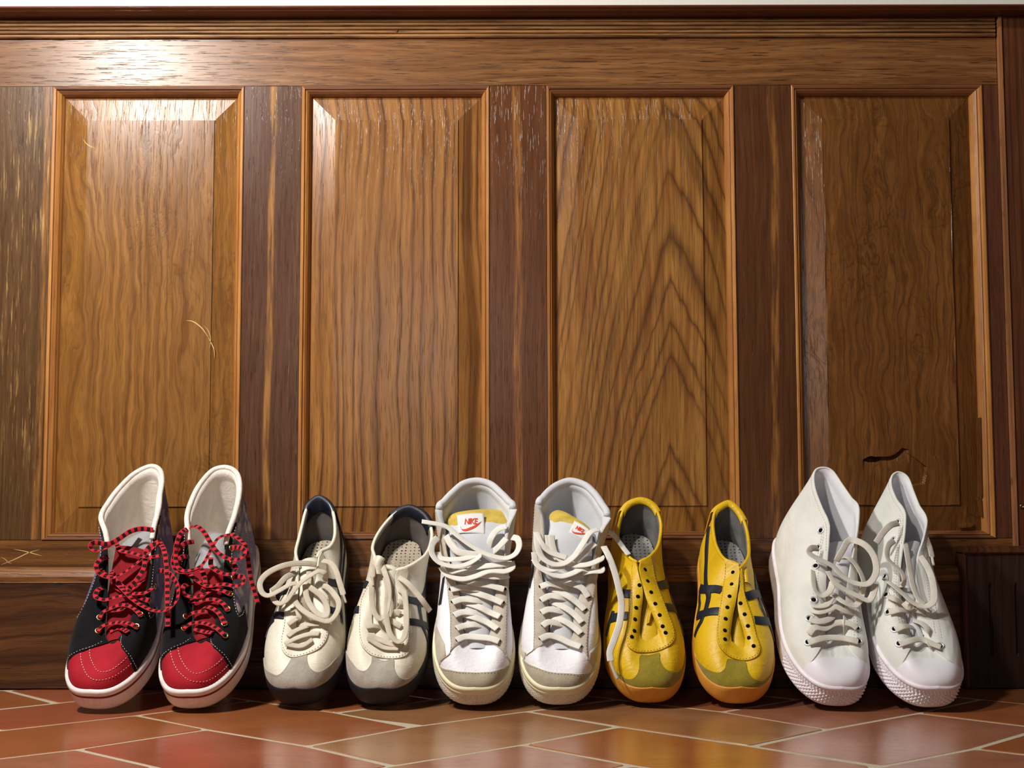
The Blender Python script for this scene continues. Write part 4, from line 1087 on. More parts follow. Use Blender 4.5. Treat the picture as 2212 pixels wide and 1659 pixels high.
def rubber(name, c, rough=.55, rough_bump=.2, scale=500, dirt=None):
    t = NT(name); v = t.co(); n1 = t.noise(v, scale, 3, .6); n2 = t.noise(v, 40, 4, .65)
    col = c if not dirt else t.mix(t.math('MULTIPLY', t.step(n2, .48, .75), .75), c, dirt)
    return t.out(col, rough, t.bump(n1, rough_bump, .0006), .4)
M_hole = plain('eyelet_dark', (.004, .004, .005), .9, spec=.1)
M_thread = plain('white_thread', rgb(222, 216, 208), .8)
# red pair
M_redcanvas = weave('red_canvas', rgb(176, 26, 42), rgb(154, 18, 36))
M_redtongue = weave('red_tongue_cloth', rgb(150, 18, 30), rgb(110, 10, 22))
M_blacksuede = suede('black_suede', rgb(15, 14, 17), rgb(23, 22, 26), .06)
M_greystuff = leather('crumpled_grey_lining', rgb(150, 150, 152), .6, 1.2, rgb(60, 60, 66))
M_whitelining = leather('white_quilted_lining', rgb(236, 228, 218), .6, .9, rgb(196, 184, 170))
M_whiterub = rubber('white_foxing', rgb(234, 225, 223), .45, .1, 300, rgb(188, 172, 166))
M_redline = plain('red_foxing_line', rgb(128, 20, 30), .5)
M_gold = plain('gold_eyelet', rgb(220, 196, 130), .3, metal=1)
t = NT('lilac_print'); v = t.co(); vv = t.vor(t.map(v, (1, 1, .8)), 40, 'F1'); n = t.noise(v, 70, 4, .6, 1.2)
M_cells = t.step(t.math('ADD', vv, t.math('MULTIPLY', n, .45)), .60, .54)
ln = t.math('SUBTRACT', 1.0, t.step(t.math('ABSOLUTE', t.math('SUBTRACT', t.noise(v, 120, 3, .6, 2.0), .5)), .004, .03))
c_ = t.mix(t.step(t.noise(v, 14, 2), .35, .65), rgb(160, 156, 184), rgb(112, 106, 134))
c_ = t.mix(t.math('MULTIPLY', M_cells, t.step(t.noise(v, 30, 1), .45, .5)), c_, rgb(200, 192, 206)); c_ = t.mix(t.math('MULTIPLY', ln, .8), c_, rgb(20, 18, 28))
uv = t.sep(t.co('UV'))
zz = t.sep(v)[2]; pad = t.math('MULTIPLY', t.math('SINE', t.math('MULTIPLY', zz, 420)), t.step(zz, .098, .106))
M_print = t.out(c_, .7, t.bump(t.math('ADD', t.math('MULTIPLY', pad, 4.0), t.noise(v, 900, 2)), .5, .0009), .3)
t = NT('red_check_lace'); uv = t.sep(t.co('UV')); fr = t.math('FRACT', t.math('MULTIPLY', uv[0], 118)); dk = t.math('MULTIPLY', t.step(fr, .46, .5), t.math('MULTIPLY', t.step(uv[1], .09, .12), t.step(uv[1], .91, .88)))
M_redlace = t.out(t.mix(dk, rgb(190, 38, 50), rgb(30, 8, 12)), .8, t.bump(t.noise(t.co(), 1600, 2), .5, .0005), .25)
M_maroonlace = t.out  # placeholder, same cloth everywhere
# cream pair
M_cream = leather('cream_leather', rgb(226, 221, 204), .42, .5, rgb(190, 182, 158))
M_creamtrim = leather('cream_piping', rgb(232, 228, 210), .4, .2)
M_greysuede = suede('grey_suede', rgb(160, 152, 140), rgb(186, 178, 166))
M_navy = leather('navy_leather', rgb(18, 25, 40), .45, .3)
M_blackrub = rubber('black_rubber', rgb(34, 36, 42), .6, .2, 600, rgb(48, 48, 52))
M_darklining = weave('dark_grey_lining', rgb(112, 104, 98), rgb(88, 82, 78))
def perforated(name, c):
    t = NT(name); v = t.co(); d = t.vor(t.map(v, (1, 1, 0.001)), 165, 'F1', .2)
    col = t.mix(t.step(d, .24, .19), c, rgb(26, 22, 20)); col = t.mix(t.math('MULTIPLY', t.step(t.noise(v, 30, 3), .4, .7), .5), col, tuple(x*.6 for x in c))
    return t.out(col, .9, None, .2)
M_insole = perforated('perforated_insole', rgb(176, 162, 144))
M_cotton = lacecloth('cream_cotton_lace', rgb(224, 214, 196), rgb(206, 196, 176))
# white suede-trimmed pair
M_white = leather('white_leather', rgb(240, 238, 243), .45, .8)
M_tansuede = suede('light_taupe_suede', rgb(190, 181, 164), rgb(212, 203, 188))
M_capsuede = suede('toe_taupe_suede', rgb(172, 162, 140), rgb(194, 184, 162))
M_greylining = weave('pale_grey_lining', rgb(214, 216, 220), rgb(200, 202, 208), .85, 1500, .3)
M_aged = rubber('aged_white_rubber', rgb(228, 222, 208), .7, .8, 420, rgb(180, 168, 146))
M_creamband = rubber('cream_band', rgb(232, 226, 192), .55, .1, 300)
M_foam = plain('yellow_foam', rgb(206, 178, 84), .9, .6, 500, var=.25, vscale=60, spec=.2)
M_label = plain('white_label', rgb(228, 226, 226), .7, .2, 900)
M_orange = plain('orange_red_print', rgb(214, 72, 40), .7)
M_whitelace = lacecloth('white_flat_lace', rgb(250, 248, 240), rgb(240, 236, 226))
M_black = leather('black_leather', rgb(24, 24, 26), .45, .2)
# yellow pair
M_yellow = leather('yellow_leather', rgb(222, 182, 22), .4, .75, rgb(190, 146, 16))
M_olive = suede('olive_suede', rgb(136, 122, 36), rgb(160, 142, 50))
M_gum = rubber('orange_gum_rubber', rgb(222, 156, 60), .55, .5, 500, rgb(200, 128, 44))
M_yellowthread = plain('yellow_thread', rgb(196, 158, 60), .7)
M_tonethread = plain('cream_thread', rgb(168, 156, 128), .7)
M_greyline2 = weave('speckled_grey_lining', rgb(126, 124, 122), rgb(80, 78, 78), .9, 700, .6)
M_insole2 = perforated('perforated_grey_insole', rgb(150, 148, 144))
# white canvas pair
M_canvas = weave('white_canvas', rgb(232, 233, 228), rgb(222, 223, 217), .85, 1700, .35, .06, .35)
M_canvasin = weave('white_canvas_inside', rgb(230, 230, 234), rgb(218, 218, 223), .85, 1700, .3, .04)
M_whitetoe = rubber('white_toe_rubber', rgb(240, 238, 246), .32, .03, 200)
M_whitefox = rubber('white_ridged_rubber', rgb(238, 232, 238), .45, .08, 300, rgb(204, 192, 196))
M_silver = plain('nickel_eyelet', rgb(226, 228, 230), .3, metal=.45)
M_greylace = lacecloth('greyish_cotton_lace', rgb(240, 235, 223), rgb(220, 214, 202))
GR = ['pair of red and black high-tops', 'pair of cream low leather sneakers', 'pair of white high-tops with taupe suede', 'pair of yellow low leather sneakers', 'pair of white canvas high-tops']
R1 = Shoe('red-toed black high-top sneaker with red checked laces, at the far left of the row', GR[0], *C1, (209, 1537), 6, -3, 47, HI, [(0, 350, 1165), (-.08, 300, 1120), (-.2, 305, 1000), (-.3, 315, 860), (-.4, 322, 720), (-.47, 320, 600), (-.54, 300, 480), (-.6, 272, 385), (-.7, 320, 290), (-.8, 385, 205), (-.9, 480, 115), (1, 585, 68), (.9, 648, 92), (.8, 662, 160), (.7, 650, 240), (.6, 640, 335), (.54, 610, 450), (.47, 592, 570), (.4, 585, 690), (.3, 560, 840), (.2, 490, 960), (.08, 432, 1080)], foot=1, z0=(37, 30, 34))
R2 = Shoe('red-toed black high-top sneaker with red checked laces, standing beside the cream low sneaker', GR[0], *C1, (409, 1536), 2, -3, 47, HI, [(0, 890, 1165), (-.08, 835, 1100), (-.2, 838, 960), (-.3, 832, 830), (-.4, 822, 690), (-.47, 818, 580), (-.54, 808, 470), (-.6, 803, 385), (-.7, 830, 290), (-.8, 880, 190), (-.9, 960, 100), (1, 1040, 75), (.9, 1105, 95), (.8, 1138, 150), (.7, 1138, 250), (.6, 1105, 385), (.54, 1065, 490), (.47, 1045, 600), (.4, 1040, 700), (.3, 1030, 840), (.2, 1000, 960), (.08, 975, 1090)], foot=-1, z0=(37, 30, 34))
B1 = Shoe('cream leather low sneaker with black heel tab and loops of lace falling to the left', GR[1], *C2, (644, 1531), 4, -3, 47, LO, [(0, 370, 1100), (-.1, 325, 1050), (-.2, 325, 950), (-.3, 335, 830), (-.4, 345, 700), (-.5, 345, 575), (-.55, 325, 520), (-.62, 318, 460), (-.7, 340, 370), (-.78, 365, 270), (-.86, 390, 175), (-.93, 415, 120), (1, 490, 72), (.93, 560, 110), (.86, 600, 190), (.78, 612, 290), (.7, 605, 370), (.62, 570, 430), (.55, 510, 460), (.5, 485, 500), (.4, 470, 620), (.3, 460, 760), (.2, 448, 900), (.1, 430, 1040)], foot=1, z0=(39, 19, 24), bulge=5.5, ls=.95, wscale=1.02)
B2 = Shoe('cream leather low sneaker with its black heel tab folded up, lace loops hanging straight down', GR[1], *C2, (822, 1531), 2, -1, 47, LO, [(0, 960, 1150), (-.1, 885, 1060), (-.2, 862, 950), (-.3, 870, 820), (-.4, 880, 680), (-.5, 895, 540), (-.55, 880, 490), (-.62, 868, 440), (-.7, 890, 370), (-.78, 940, 290), (-.86, 1005, 215), (-.93, 1065, 165), (1, 1150, 145), (.93, 1250, 200), (.86, 1300, 300), (.78, 1300, 400), (.7, 1260, 490), (.62, 1185, 550), (.55, 1110, 585), (.5, 1045, 605), (.4, 1035, 700), (.3, 1030, 820), (.2, 1030, 950), (.1, 1015, 1090)], foot=-1, z0=(39, 19, 24), bulge=5.5, ls=.95, wscale=1.02)
N1 = Shoe('white high-top sneaker with taupe suede, its tongue label upright, laces spread at both sides', GR[2], *C3, (1026, 1532), 0, 1, 47, BL, [(0, 355, 1190), (-.1, 275, 1100), (-.2, 260, 960), (-.3, 240, 820), (-.4, 200, 690), (-.47, 170, 570), (-.54, 140, 400), (-.6, 95, 275), (-.7, 130, 225), (-.8, 185, 165), (-.9, 265, 100), (1, 370, 78), (.9, 470, 105), (.8, 545, 170), (.7, 595, 225), (.6, 625, 275), (.54, 572, 400), (.47, 548, 570), (.4, 530, 690), (.3, 495, 820), (.2, 470, 970), (.1, 450, 1110)], foot=1, z0=(41, 31, 34), ls=.97, wscale=.99)
N2 = Shoe('white high-top sneaker with taupe suede, tilted tongue label, one lace hanging over the yellow sneaker', GR[2], *C3, (1206, 1532), 1, 0, 47, BL, [(0, 920, 1190), (-.1, 835, 1110), (-.2, 840, 960), (-.3, 820, 830), (-.4, 790, 690), (-.47, 812, 530), (-.54, 800, 340), (-.6, 757, 245), (-.7, 785, 200), (-.8, 830, 150), (-.9, 895, 105), (1, 985, 80), (.9, 1090, 110), (.8, 1160, 170), (.7, 1215, 250), (.6, 1250, 330), (.54, 1190, 430), (.47, 1145, 570), (.4, 1115, 700), (.3, 1050, 850), (.2, 1010, 970), (.1, 1005, 1110)], foot=-1, z0=(41, 31, 34), ls=.97, wscale=.99)
Y1 = Shoe('yellow leather low sneaker without laces, beside the white suede-trimmed high-top', GR[3], *C4, (1404, 1529), 0, 1, 47, LO, [(0, 350, 1120), (-.1, 290, 1070), (-.2, 300, 900), (-.3, 318, 760), (-.4, 296, 650), (-.5, 278, 552), (-.55, 240, 530), (-.62, 180, 470), (-.7, 138, 370), (-.78, 148, 270), (-.86, 180, 175), (-.93, 230, 120), (1, 310, 98), (.93, 385, 125), (.86, 430, 180), (.78, 458, 270), (.7, 455, 360), (.62, 430, 450), (.55, 370, 515), (.5, 300, 552), (.4, 302, 650), (.3, 337, 770), (.2, 390, 900), (.1, 440, 1050)], foot=1, z0=(39, 19, 24), bulge=5.5, ls=.94, wscale=1.02)
Y2 = Shoe('yellow leather low sneaker without laces, beside the white canvas high-top', GR[3], *C4, (1594, 1532), 0, 1, 47, LO, [(0, 1040, 1175), (-.1, 945, 1110), (-.2, 955, 950), (-.3, 985, 820), (-.4, 1010, 690), (-.5, 1012, 575), (-.55, 905, 530), (-.62, 850, 450), (-.7, 828, 370), (-.78, 820, 270), (-.86, 835, 190), (-.93, 880, 145), (1, 940, 122), (.93, 1000, 165), (.86, 1045, 240), (.78, 1075, 330), (.7, 1088, 430), (.62, 1085, 510), (.55, 1050, 570), (.5, 1022, 600), (.4, 1020, 700), (.3, 1000, 820), (.2, 1015, 930), (.1, 1060, 1090)], foot=-1, z0=(39, 19, 24), bulge=5.5, ls=.94, wscale=1.02)
K1 = Shoe('white canvas high-top sneaker with rubber toe cap, beside the yellow sneaker', GR[4], *C5, (1813, 1537), -1, 6, 47, CH, [(0, 430, 1195), (-.1, 372, 1140), (-.2, 372, 1020), (-.3, 372, 880), (-.4, 378, 740), (-.47, 388, 640), (-.54, 396, 540), (-.6, 398, 445), (-.7, 350, 330), (-.8, 310, 210), (-.9, 312, 120), (1, 360, 95), (.9, 420, 115), (.8, 480, 200), (.7, 535, 280), (.6, 582, 345), (.54, 575, 480), (.47, 545, 640), (.4, 515, 820), (.3, 500, 950), (.2, 495, 1050), (.1, 500, 1150)], foot=1, z0=(42, 31, 34))
K2 = Shoe('white canvas high-top sneaker with rubber toe cap, at the far right of the row', GR[4], *C5, (2013, 1541), -4, 5, 47, CH, [(0, 950, 1190), (-.1, 905, 1160), (-.2, 860, 1020), (-.3, 835, 880), (-.4, 835, 740), (-.47, 850, 610), (-.54, 868, 480), (-.6, 868, 375), (-.7, 815, 290), (-.8, 785, 210), (-.9, 790, 150), (1, 830, 125), (.9, 885, 155), (.8, 920, 240), (.7, 955, 330), (.6, 1002, 420), (.54, 985, 530), (.47, 950, 640), (.4, 940, 760), (.3, 940, 900), (.2, 945, 1020), (.1, 985, 1130)], foot=-1, z0=(42, 31, 34))

build_red(R1, [[(150, 1225), (165, 1310), (195, 1365), (260, 1390), (330, 1375), (420, 1320), (515, 1220)], [(205, 1200), (225, 1290), (280, 1340), (330, 1330), (400, 1280), (475, 1195)], [(485, 1170), (503, 1143), (522, 1150), (512, 1178)]],
  [(495, 1062), (522, 988), (567, 900), (603, 812), (634, 715), (642, 618), (636, 532), (627, 450), (256, 1088), (266, 1005)],
  [([(305, 1165, 430, 1140, -4), (310, 1040, 470, 1010, -5), (320, 860, 560, 840, -7), (345, 700, 588, 690, -9), (370, 560, 560, 590, -10)], M_redtongue, 'tongue'),
   ([(370, 600, 590, 600, -16), (430, 530, 585, 500, -20), (520, 490, 600, 470, -24)], M_greystuff, 'tongue_lining')],
  [([(256, 1088, 4), (285, 1055, 6), (370, 1035, 8), (450, 1040, 7), (497, 1064, 4)],), ([(330, 1088, 2), (390, 1068, 3), (440, 1092, 2)],),
   ([(268, 1005, 4), (290, 968, 7), (340, 945, 9), (400, 925, 9), (470, 940, 8), (522, 990, 4)],), ([(285, 960, 5), (350, 960, 7), (410, 950, 8), (440, 900, 8)],),
   ([(600, 462, 3), (520, 455, 8), (450, 475, 14), (390, 515, 18), (320, 548, 22), (235, 538, 24), (210, 565, 24), (240, 592, 23), (310, 575, 20), (380, 535, 15), (440, 490, 10), (500, 470, 6)], dict(ang=52)),
   ([(318, 630, 8), (268, 648, 18), (246, 690, 22), (275, 738, 20), (345, 757, 15), (420, 725, 11), (500, 665, 9), (570, 600, 8), (634, 535, 4)], dict(ang=62)),
   ([(300, 815, 9), (255, 835, 16), (243, 875, 19), (300, 893, 16), (390, 872, 12), (470, 858, 10), (550, 850, 8), (602, 815, 4)], dict(ang=67)),
   ([(355, 775, 8), (410, 830, 12), (470, 890, 15), (550, 942, 18), (630, 965, 22), (700, 948, 26), (746, 890, 28), (750, 815, 26), (715, 748, 20), (670, 718, 12), (634, 715, 4)], dict(ang=57)),
   ([(290, 700, 8), (285, 725, 12), (330, 745, 13), (345, 715, 9)], dict(ang=72)),
   ([(370, 545, 6), (400, 590, 9), (470, 605, 10), (560, 630, 9), (642, 622, 4)],), ([(634, 535, 4), (560, 585, 8), (540, 700, 9), (480, 790, 9), (420, 850, 8)],),
   ([(360, 815, 6), (440, 850, 8), (500, 800, 9), (545, 770, 9)], dict(ang=62)), ([(567, 900, 4), (500, 870, 8), (430, 830, 9), (360, 770, 7)],),
   ([(642, 540, 6), (670, 600, 16), (684, 740, 18), (686, 900, 17), (688, 1060, 16)], dict(ang=77))], None)
build_red(R2, [[(705, 1210), (725, 1290), (775, 1360), (850, 1400), (930, 1395), (1010, 1345), (1095, 1245)], [(750, 1190), (775, 1275), (820, 1335), (870, 1352), (930, 1330), (1000, 1280), (1055, 1215)], [(1062, 1200), (1078, 1175), (1098, 1185), (1090, 1212)]],
  [(1040, 1118), (1038, 1045), (1056, 955), (1072, 860), (1090, 760), (1082, 665), (1078, 578), (1088, 500), (786, 1072), (798, 1000)],
  [([(850, 1165, 975, 1130, -4), (848, 1030, 1000, 1000, -5), (846, 860, 1030, 850, -8), (845, 710, 1035, 715, -10)], M_redtongue, 'tongue'),
   ([(850, 760, 1038, 760, -18), (860, 640, 1040, 640, -24), (900, 560, 1040, 540, -30), (940, 480, 1040, 490, -36)], M_greystuff, 'tongue_lining')],
  [([(786, 1072, 4), (830, 1042, 7), (900, 1038, 8), (980, 1065, 7), (1040, 1118, 4)],), ([(850, 1075, 2), (910, 1092, 3), (965, 1100, 2)],),
   ([(798, 1000, 4), (850, 975, 8), (920, 968, 8), (960, 990, 5)],), ([(885, 948, 7), (940, 940, 9), (1000, 975, 8), (1040, 1045, 4)],),
   ([(798, 900, 8), (860, 905, 10), (930, 895, 10), (985, 895, 9), (1030, 920, 7), (1058, 958, 4)],),
   ([(840, 790, 7), (785, 815, 14), (790, 860, 16), (860, 880, 13), (930, 855, 10), (980, 820, 8)], dict(ang=62)), ([(905, 820, 8), (970, 825, 10), (1030, 840, 8), (1072, 862, 4)],),
   ([(780, 712, 8), (850, 760, 10), (930, 810, 12), (1030, 800, 13), (1120, 812, 14), (1160, 785, 14), (1145, 752, 12), (1090, 760, 4)], dict(ang=67)),
   ([(822, 448, 5), (870, 442, 10), (915, 480, 14), (955, 545, 17), (1000, 605, 19), (1060, 640, 20), (1125, 648, 21), (1166, 610, 21), (1150, 578, 18), (1105, 572, 8), (1078, 578, 4)], dict(ang=72)),
   ([(822, 452, 5), (770, 485, 18), (742, 560, 22), (738, 600, 20), (745, 680, 22), (780, 715, 22), (840, 710, 20), (900, 680, 17), (940, 620, 15), (970, 560, 14), (1010, 510, 10), (1088, 495, 5), (1140, 530, 10), (1168, 560, 14), (1185, 640, 10), (1200, 760, 3), (1225, 850, -1), (1245, 920, -3)], dict(ang=62)),
   ([(850, 535, 6), (790, 550, 14), (735, 610, 20), (722, 680, 22), (750, 722, 22), (820, 728, 20), (890, 705, 16)], dict(ang=47)),
   ([(820, 625, 8), (770, 635, 16), (745, 680, 17), (790, 720, 14), (850, 760, 9)], dict(ang=52)),
   ([(955, 635, 10), (960, 690, 12), (1010, 728, 13), (1080, 738, 13), (1112, 705, 12), (1082, 668, 4)], dict(ang=67)), ([(890, 690, 9), (920, 780, 10), (900, 850, 9), (850, 900, 7)],)], None)

LOWB = dict(leather=M_cream, sole=M_blackrub, suede=M_greysuede, stripe=M_navy, thread=M_tonethread, capthread=M_tonethread, lining=M_darklining, piping=M_creamtrim, tab=M_navy, insole=M_insole, lace=M_cotton, uend=(-.49, .49))
LOWY = dict(leather=M_yellow, sole=M_gum, suede=M_olive, stripe=M_navy, thread=M_yellowthread, capthread=M_yellowthread, lining=M_greyline2, piping=M_yellow, tab=M_yellow, insole=M_insole2, lace=M_cotton, uend=(-.49, .49))
build_low(B1, LOWB, [(345, 545), (300, 680), (258, 830), (235, 1000), (215, 1110), (232, 1185), (290, 1225), (400, 1205), (490, 1160), (540, 1085), (552, 980), (552, 850), (545, 700), (530, 540)],
  [(48, 1222), (100, 1280), (150, 1335), (195, 1348), (240, 1310), (285, 1238), (300, 1200), (395, 1180), (402, 1240), (425, 1300), (480, 1328), (550, 1290), (610, 1225), (668, 1182)],
  [([(545, 685), (600, 695), (640, 690)], 12), ([(552, 880), (600, 895), (630, 890)], 10), ([(640, 240), (648, 400), (640, 560), (632, 700), (640, 860), (650, 980)], 6), ([(668, 300), (672, 430), (662, 560), (650, 700)], 4), ([(245, 925), (170, 920), (110, 960)], 10), ([(170, 950), (120, 1010), (85, 1080)], 7), ([(265, 750), (210, 760), (170, 790)], 8)],
  [], [([(300, 1130, 430, 1110, -4), (320, 950, 450, 920, -5), (335, 760, 462, 740, -6), (345, 600, 480, 560, -6), (360, 530, 470, 510, -7)], M_cream, 'tongue')],
  [([(245, 1125, 3), (330, 1082, 6), (420, 1055, 6), (490, 1052, 3)],), ([(265, 1070, 3), (320, 1030, 6), (400, 998, 6), (440, 990, 5)],), ([(268, 985, 3), (320, 950, 6), (365, 930, 6)],), ([(330, 985, 5), (420, 985, 7), (495, 982, 3)],), ([(250, 1125, 2), (360, 1140, 3), (440, 1095, 3)], dict()), ([(285, 885, 4), (330, 880, 7), (345, 940, 8), (300, 960, 6)],),
   ([(470, 555, 4), (390, 548, 10), (290, 552, 16), (190, 580, 22), (105, 630, 26), (66, 690, 27), (80, 755, 27), (125, 778, 26), (200, 745, 24), (280, 700, 22), (330, 690, 20)], dict(ang=72)),
   ([(155, 730, 14), (160, 800, 18), (200, 836, 20), (255, 815, 21), (300, 755, 22), (360, 685, 22), (430, 635, 20), (490, 605, 16), (535, 625, 12), (530, 670, 9)], dict(ang=72)),
   ([(300, 765, 12), (330, 840, 16), (400, 905, 18), (480, 945, 19), (560, 962, 19), (615, 905, 19), (630, 830, 18), (590, 760, 14), (540, 715, 9), (505, 715, 5)], dict(ang=77)),
   ([(390, 700, 12), (398, 780, 15), (435, 860, 17), (490, 915, 18), (540, 925, 18), (548, 870, 17), (515, 795, 16), (460, 745, 14), (400, 705, 12)], dict(ang=77)),
   ([(515, 530, 4), (570, 545, 9), (610, 600, 10), (638, 690, 9), (662, 770, 8), (682, 832, 8)], dict(ang=84, taper=True)), ([(330, 610, 8), (250, 650, 15), (195, 710, 18), (150, 745, 20)], dict(ang=57)), ([(420, 600, 5), (410, 700, 8), (380, 800, 9), (420, 900, 8)],)], (.86, .001, .020))
build_low(B2, LOWB, [(880, 545), (860, 680), (800, 800), (778, 950), (775, 1060), (800, 1150), (860, 1210), (960, 1235), (1060, 1232), (1120, 1200), (1135, 1120), (1128, 960), (1120, 800), (1118, 700), (1125, 600)],
  [(680, 1165), (720, 1250), (770, 1310), (820, 1320), (860, 1270), (880, 1215), (1015, 1235), (1025, 1300), (1060, 1368), (1110, 1380), (1180, 1345), (1240, 1310), (1298, 1292)],
  [([(1125, 812), (1180, 825), (1225, 840)], 11), ([(1135, 972), (1200, 980), (1300, 1002)], 10), ([(1288, 560), (1262, 680), (1220, 800), (1205, 880), (1225, 1000), (1262, 1110), (1300, 1180)], 7), ([(1300, 650), (1278, 760), (1268, 880), (1305, 1000)], 5), ([(805, 700), (838, 708)], 10), ([(742, 885), (785, 885)], 10)],
  [], [([(860, 1180, 1000, 1180, -4), (850, 950, 1035, 940, -5), (870, 750, 1040, 740, -6), (890, 620, 1050, 640, -7), (960, 560, 1060, 590, -9)], M_cream, 'tongue'), ([(885, 640, 945, 640, 4), (880, 560, 945, 560, 10), (900, 495, 965, 520, 14)], M_cream, 'loose_flap')],
  [([(832, 1072, 3), (900, 1090, 6), (1000, 1128, 6), (1092, 1138, 3)],), ([(825, 1006, 3), (880, 998, 6), (940, 1015, 6)],), ([(1078, 1005, 3), (1030, 975, 6), (960, 935, 7)],), ([(1072, 915, 3), (1040, 900, 6), (1020, 960, 7)],), ([(840, 1085, 2), (950, 1150, 3), (1060, 1160, 2)],),
   ([(880, 600, 8), (868, 700, 12), (868, 800, 14), (880, 890, 16), (925, 950, 17), (965, 915, 17), (990, 800, 16), (985, 700, 15), (955, 600, 13), (925, 530, 8)], dict(ang=72)),
   ([(960, 640, 9), (982, 740, 14), (975, 850, 17), (975, 960, 19), (1000, 1060, 20), (1055, 1112, 20), (1098, 1080, 20), (1115, 980, 19), (1112, 860, 17), (1098, 765, 12), (1055, 735, 5)], dict(ang=72)),
   ([(1060, 650, 5), (1120, 690, 10), (1180, 755, 11), (1235, 825, 10), (1285, 895, 9)], dict(ang=84)), ([(872, 560, 12), (872, 640, 14), (878, 712, 14)], dict(ang=84, taper=True)), ([(1040, 880, 6), (1060, 820, 9), (1080, 850, 8), (1050, 900, 6)], dict(ang=57))], (.86, .003, .014))
build_low(Y1, LOWY, [(246, 560), (246, 680), (235, 800), (217, 950), (204, 1070), (212, 1150), (262, 1190), (330, 1200), (420, 1190), (500, 1155), (540, 1100), (536, 1030), (500, 930), (450, 800), (410, 690), (378, 530)],
  [(75, 1272), (140, 1340), (205, 1385), (258, 1376), (290, 1320), (306, 1215), (430, 1200), (440, 1250), (478, 1312), (540, 1336), (600, 1312), (640, 1240), (668, 1200)],
  [([(428, 728), (470, 712), (518, 695)], 12), ([(478, 875), (530, 878), (585, 882)], 12), ([(500, 300), (520, 450), (545, 600), (565, 760), (590, 900), (625, 1010), (645, 1080)], 7), ([(535, 480), (560, 640), (588, 800), (600, 900)], 5), ([(240, 778), (165, 772)], 12), ([(212, 935), (150, 940), (90, 955)], 12), ([(112, 900), (85, 980), (62, 1080)], 7)],
  [(330, 607), (349, 690), (376, 770), (407, 852), (440, 933), (463, 1014), (482, 1060), (296, 718), (284, 800), (269, 880), (259, 962), (254, 1045), (238, 1088)],
  [([(265, 1135, 440, 1120, -3), (290, 1040, 440, 1020, -8), (305, 900, 400, 880, -14), (318, 780, 345, 770, -16)], M_yellow, 'tongue'), ([(345, 1000, 375, 990, -4), (355, 940, 385, 930, -4), (370, 900, 392, 890, -6)], M_yellow, 'tongue_edge')], [], (.84, .002, .005))
build_low(Y2, LOWY, [(915, 552), (905, 700), (880, 850), (860, 970), (850, 1080), (870, 1160), (925, 1222), (1000, 1255), (1080, 1257), (1140, 1225), (1156, 1165), (1130, 1080), (1100, 950), (1060, 830), (1040, 740), (1030, 612)],
  [(690, 1215), (730, 1272), (790, 1322), (860, 1342), (905, 1315), (932, 1245), (1045, 1262), (1068, 1330), (1108, 1385), (1170, 1402), (1230, 1362), (1282, 1300)],
  [([(892, 755), (840, 745), (735, 738)], 12), ([(868, 905), (800, 908), (716, 938)], 12), ([(800, 300), (782, 450), (775, 620), (785, 760), (778, 880), (740, 980), (695, 1080)], 8), ([(735, 735), (732, 850), (712, 950)], 5), ([(1055, 802), (1120, 782), (1180, 775)], 12), ([(1118, 968), (1180, 975), (1225, 985)], 12), ([(1118, 640), (1140, 770), (1168, 880), (1215, 980), (1285, 1110)], 7), ([(1145, 690), (1195, 830), (1250, 960)], 5)],
  [(972, 630), (962, 716), (943, 802), (925, 881), (910, 962), (903, 1045), (903, 1108), (1020, 851), (1050, 930), (1074, 1014), (1085, 1097), (1115, 1158)],
  [([(945, 1190, 1100, 1180, -5), (955, 1050, 1050, 1060, -10), (975, 900, 1020, 900, -16), (1000, 800, 1010, 790, -18)], M_yellow, 'tongue'), ([(1035, 700, 1095, 720, -6), (1030, 640, 1085, 650, -7), (1040, 600, 1075, 600, -9)], M_yellow, 'tongue_edge')], [], (.84, .002, .005))
W75 = {}
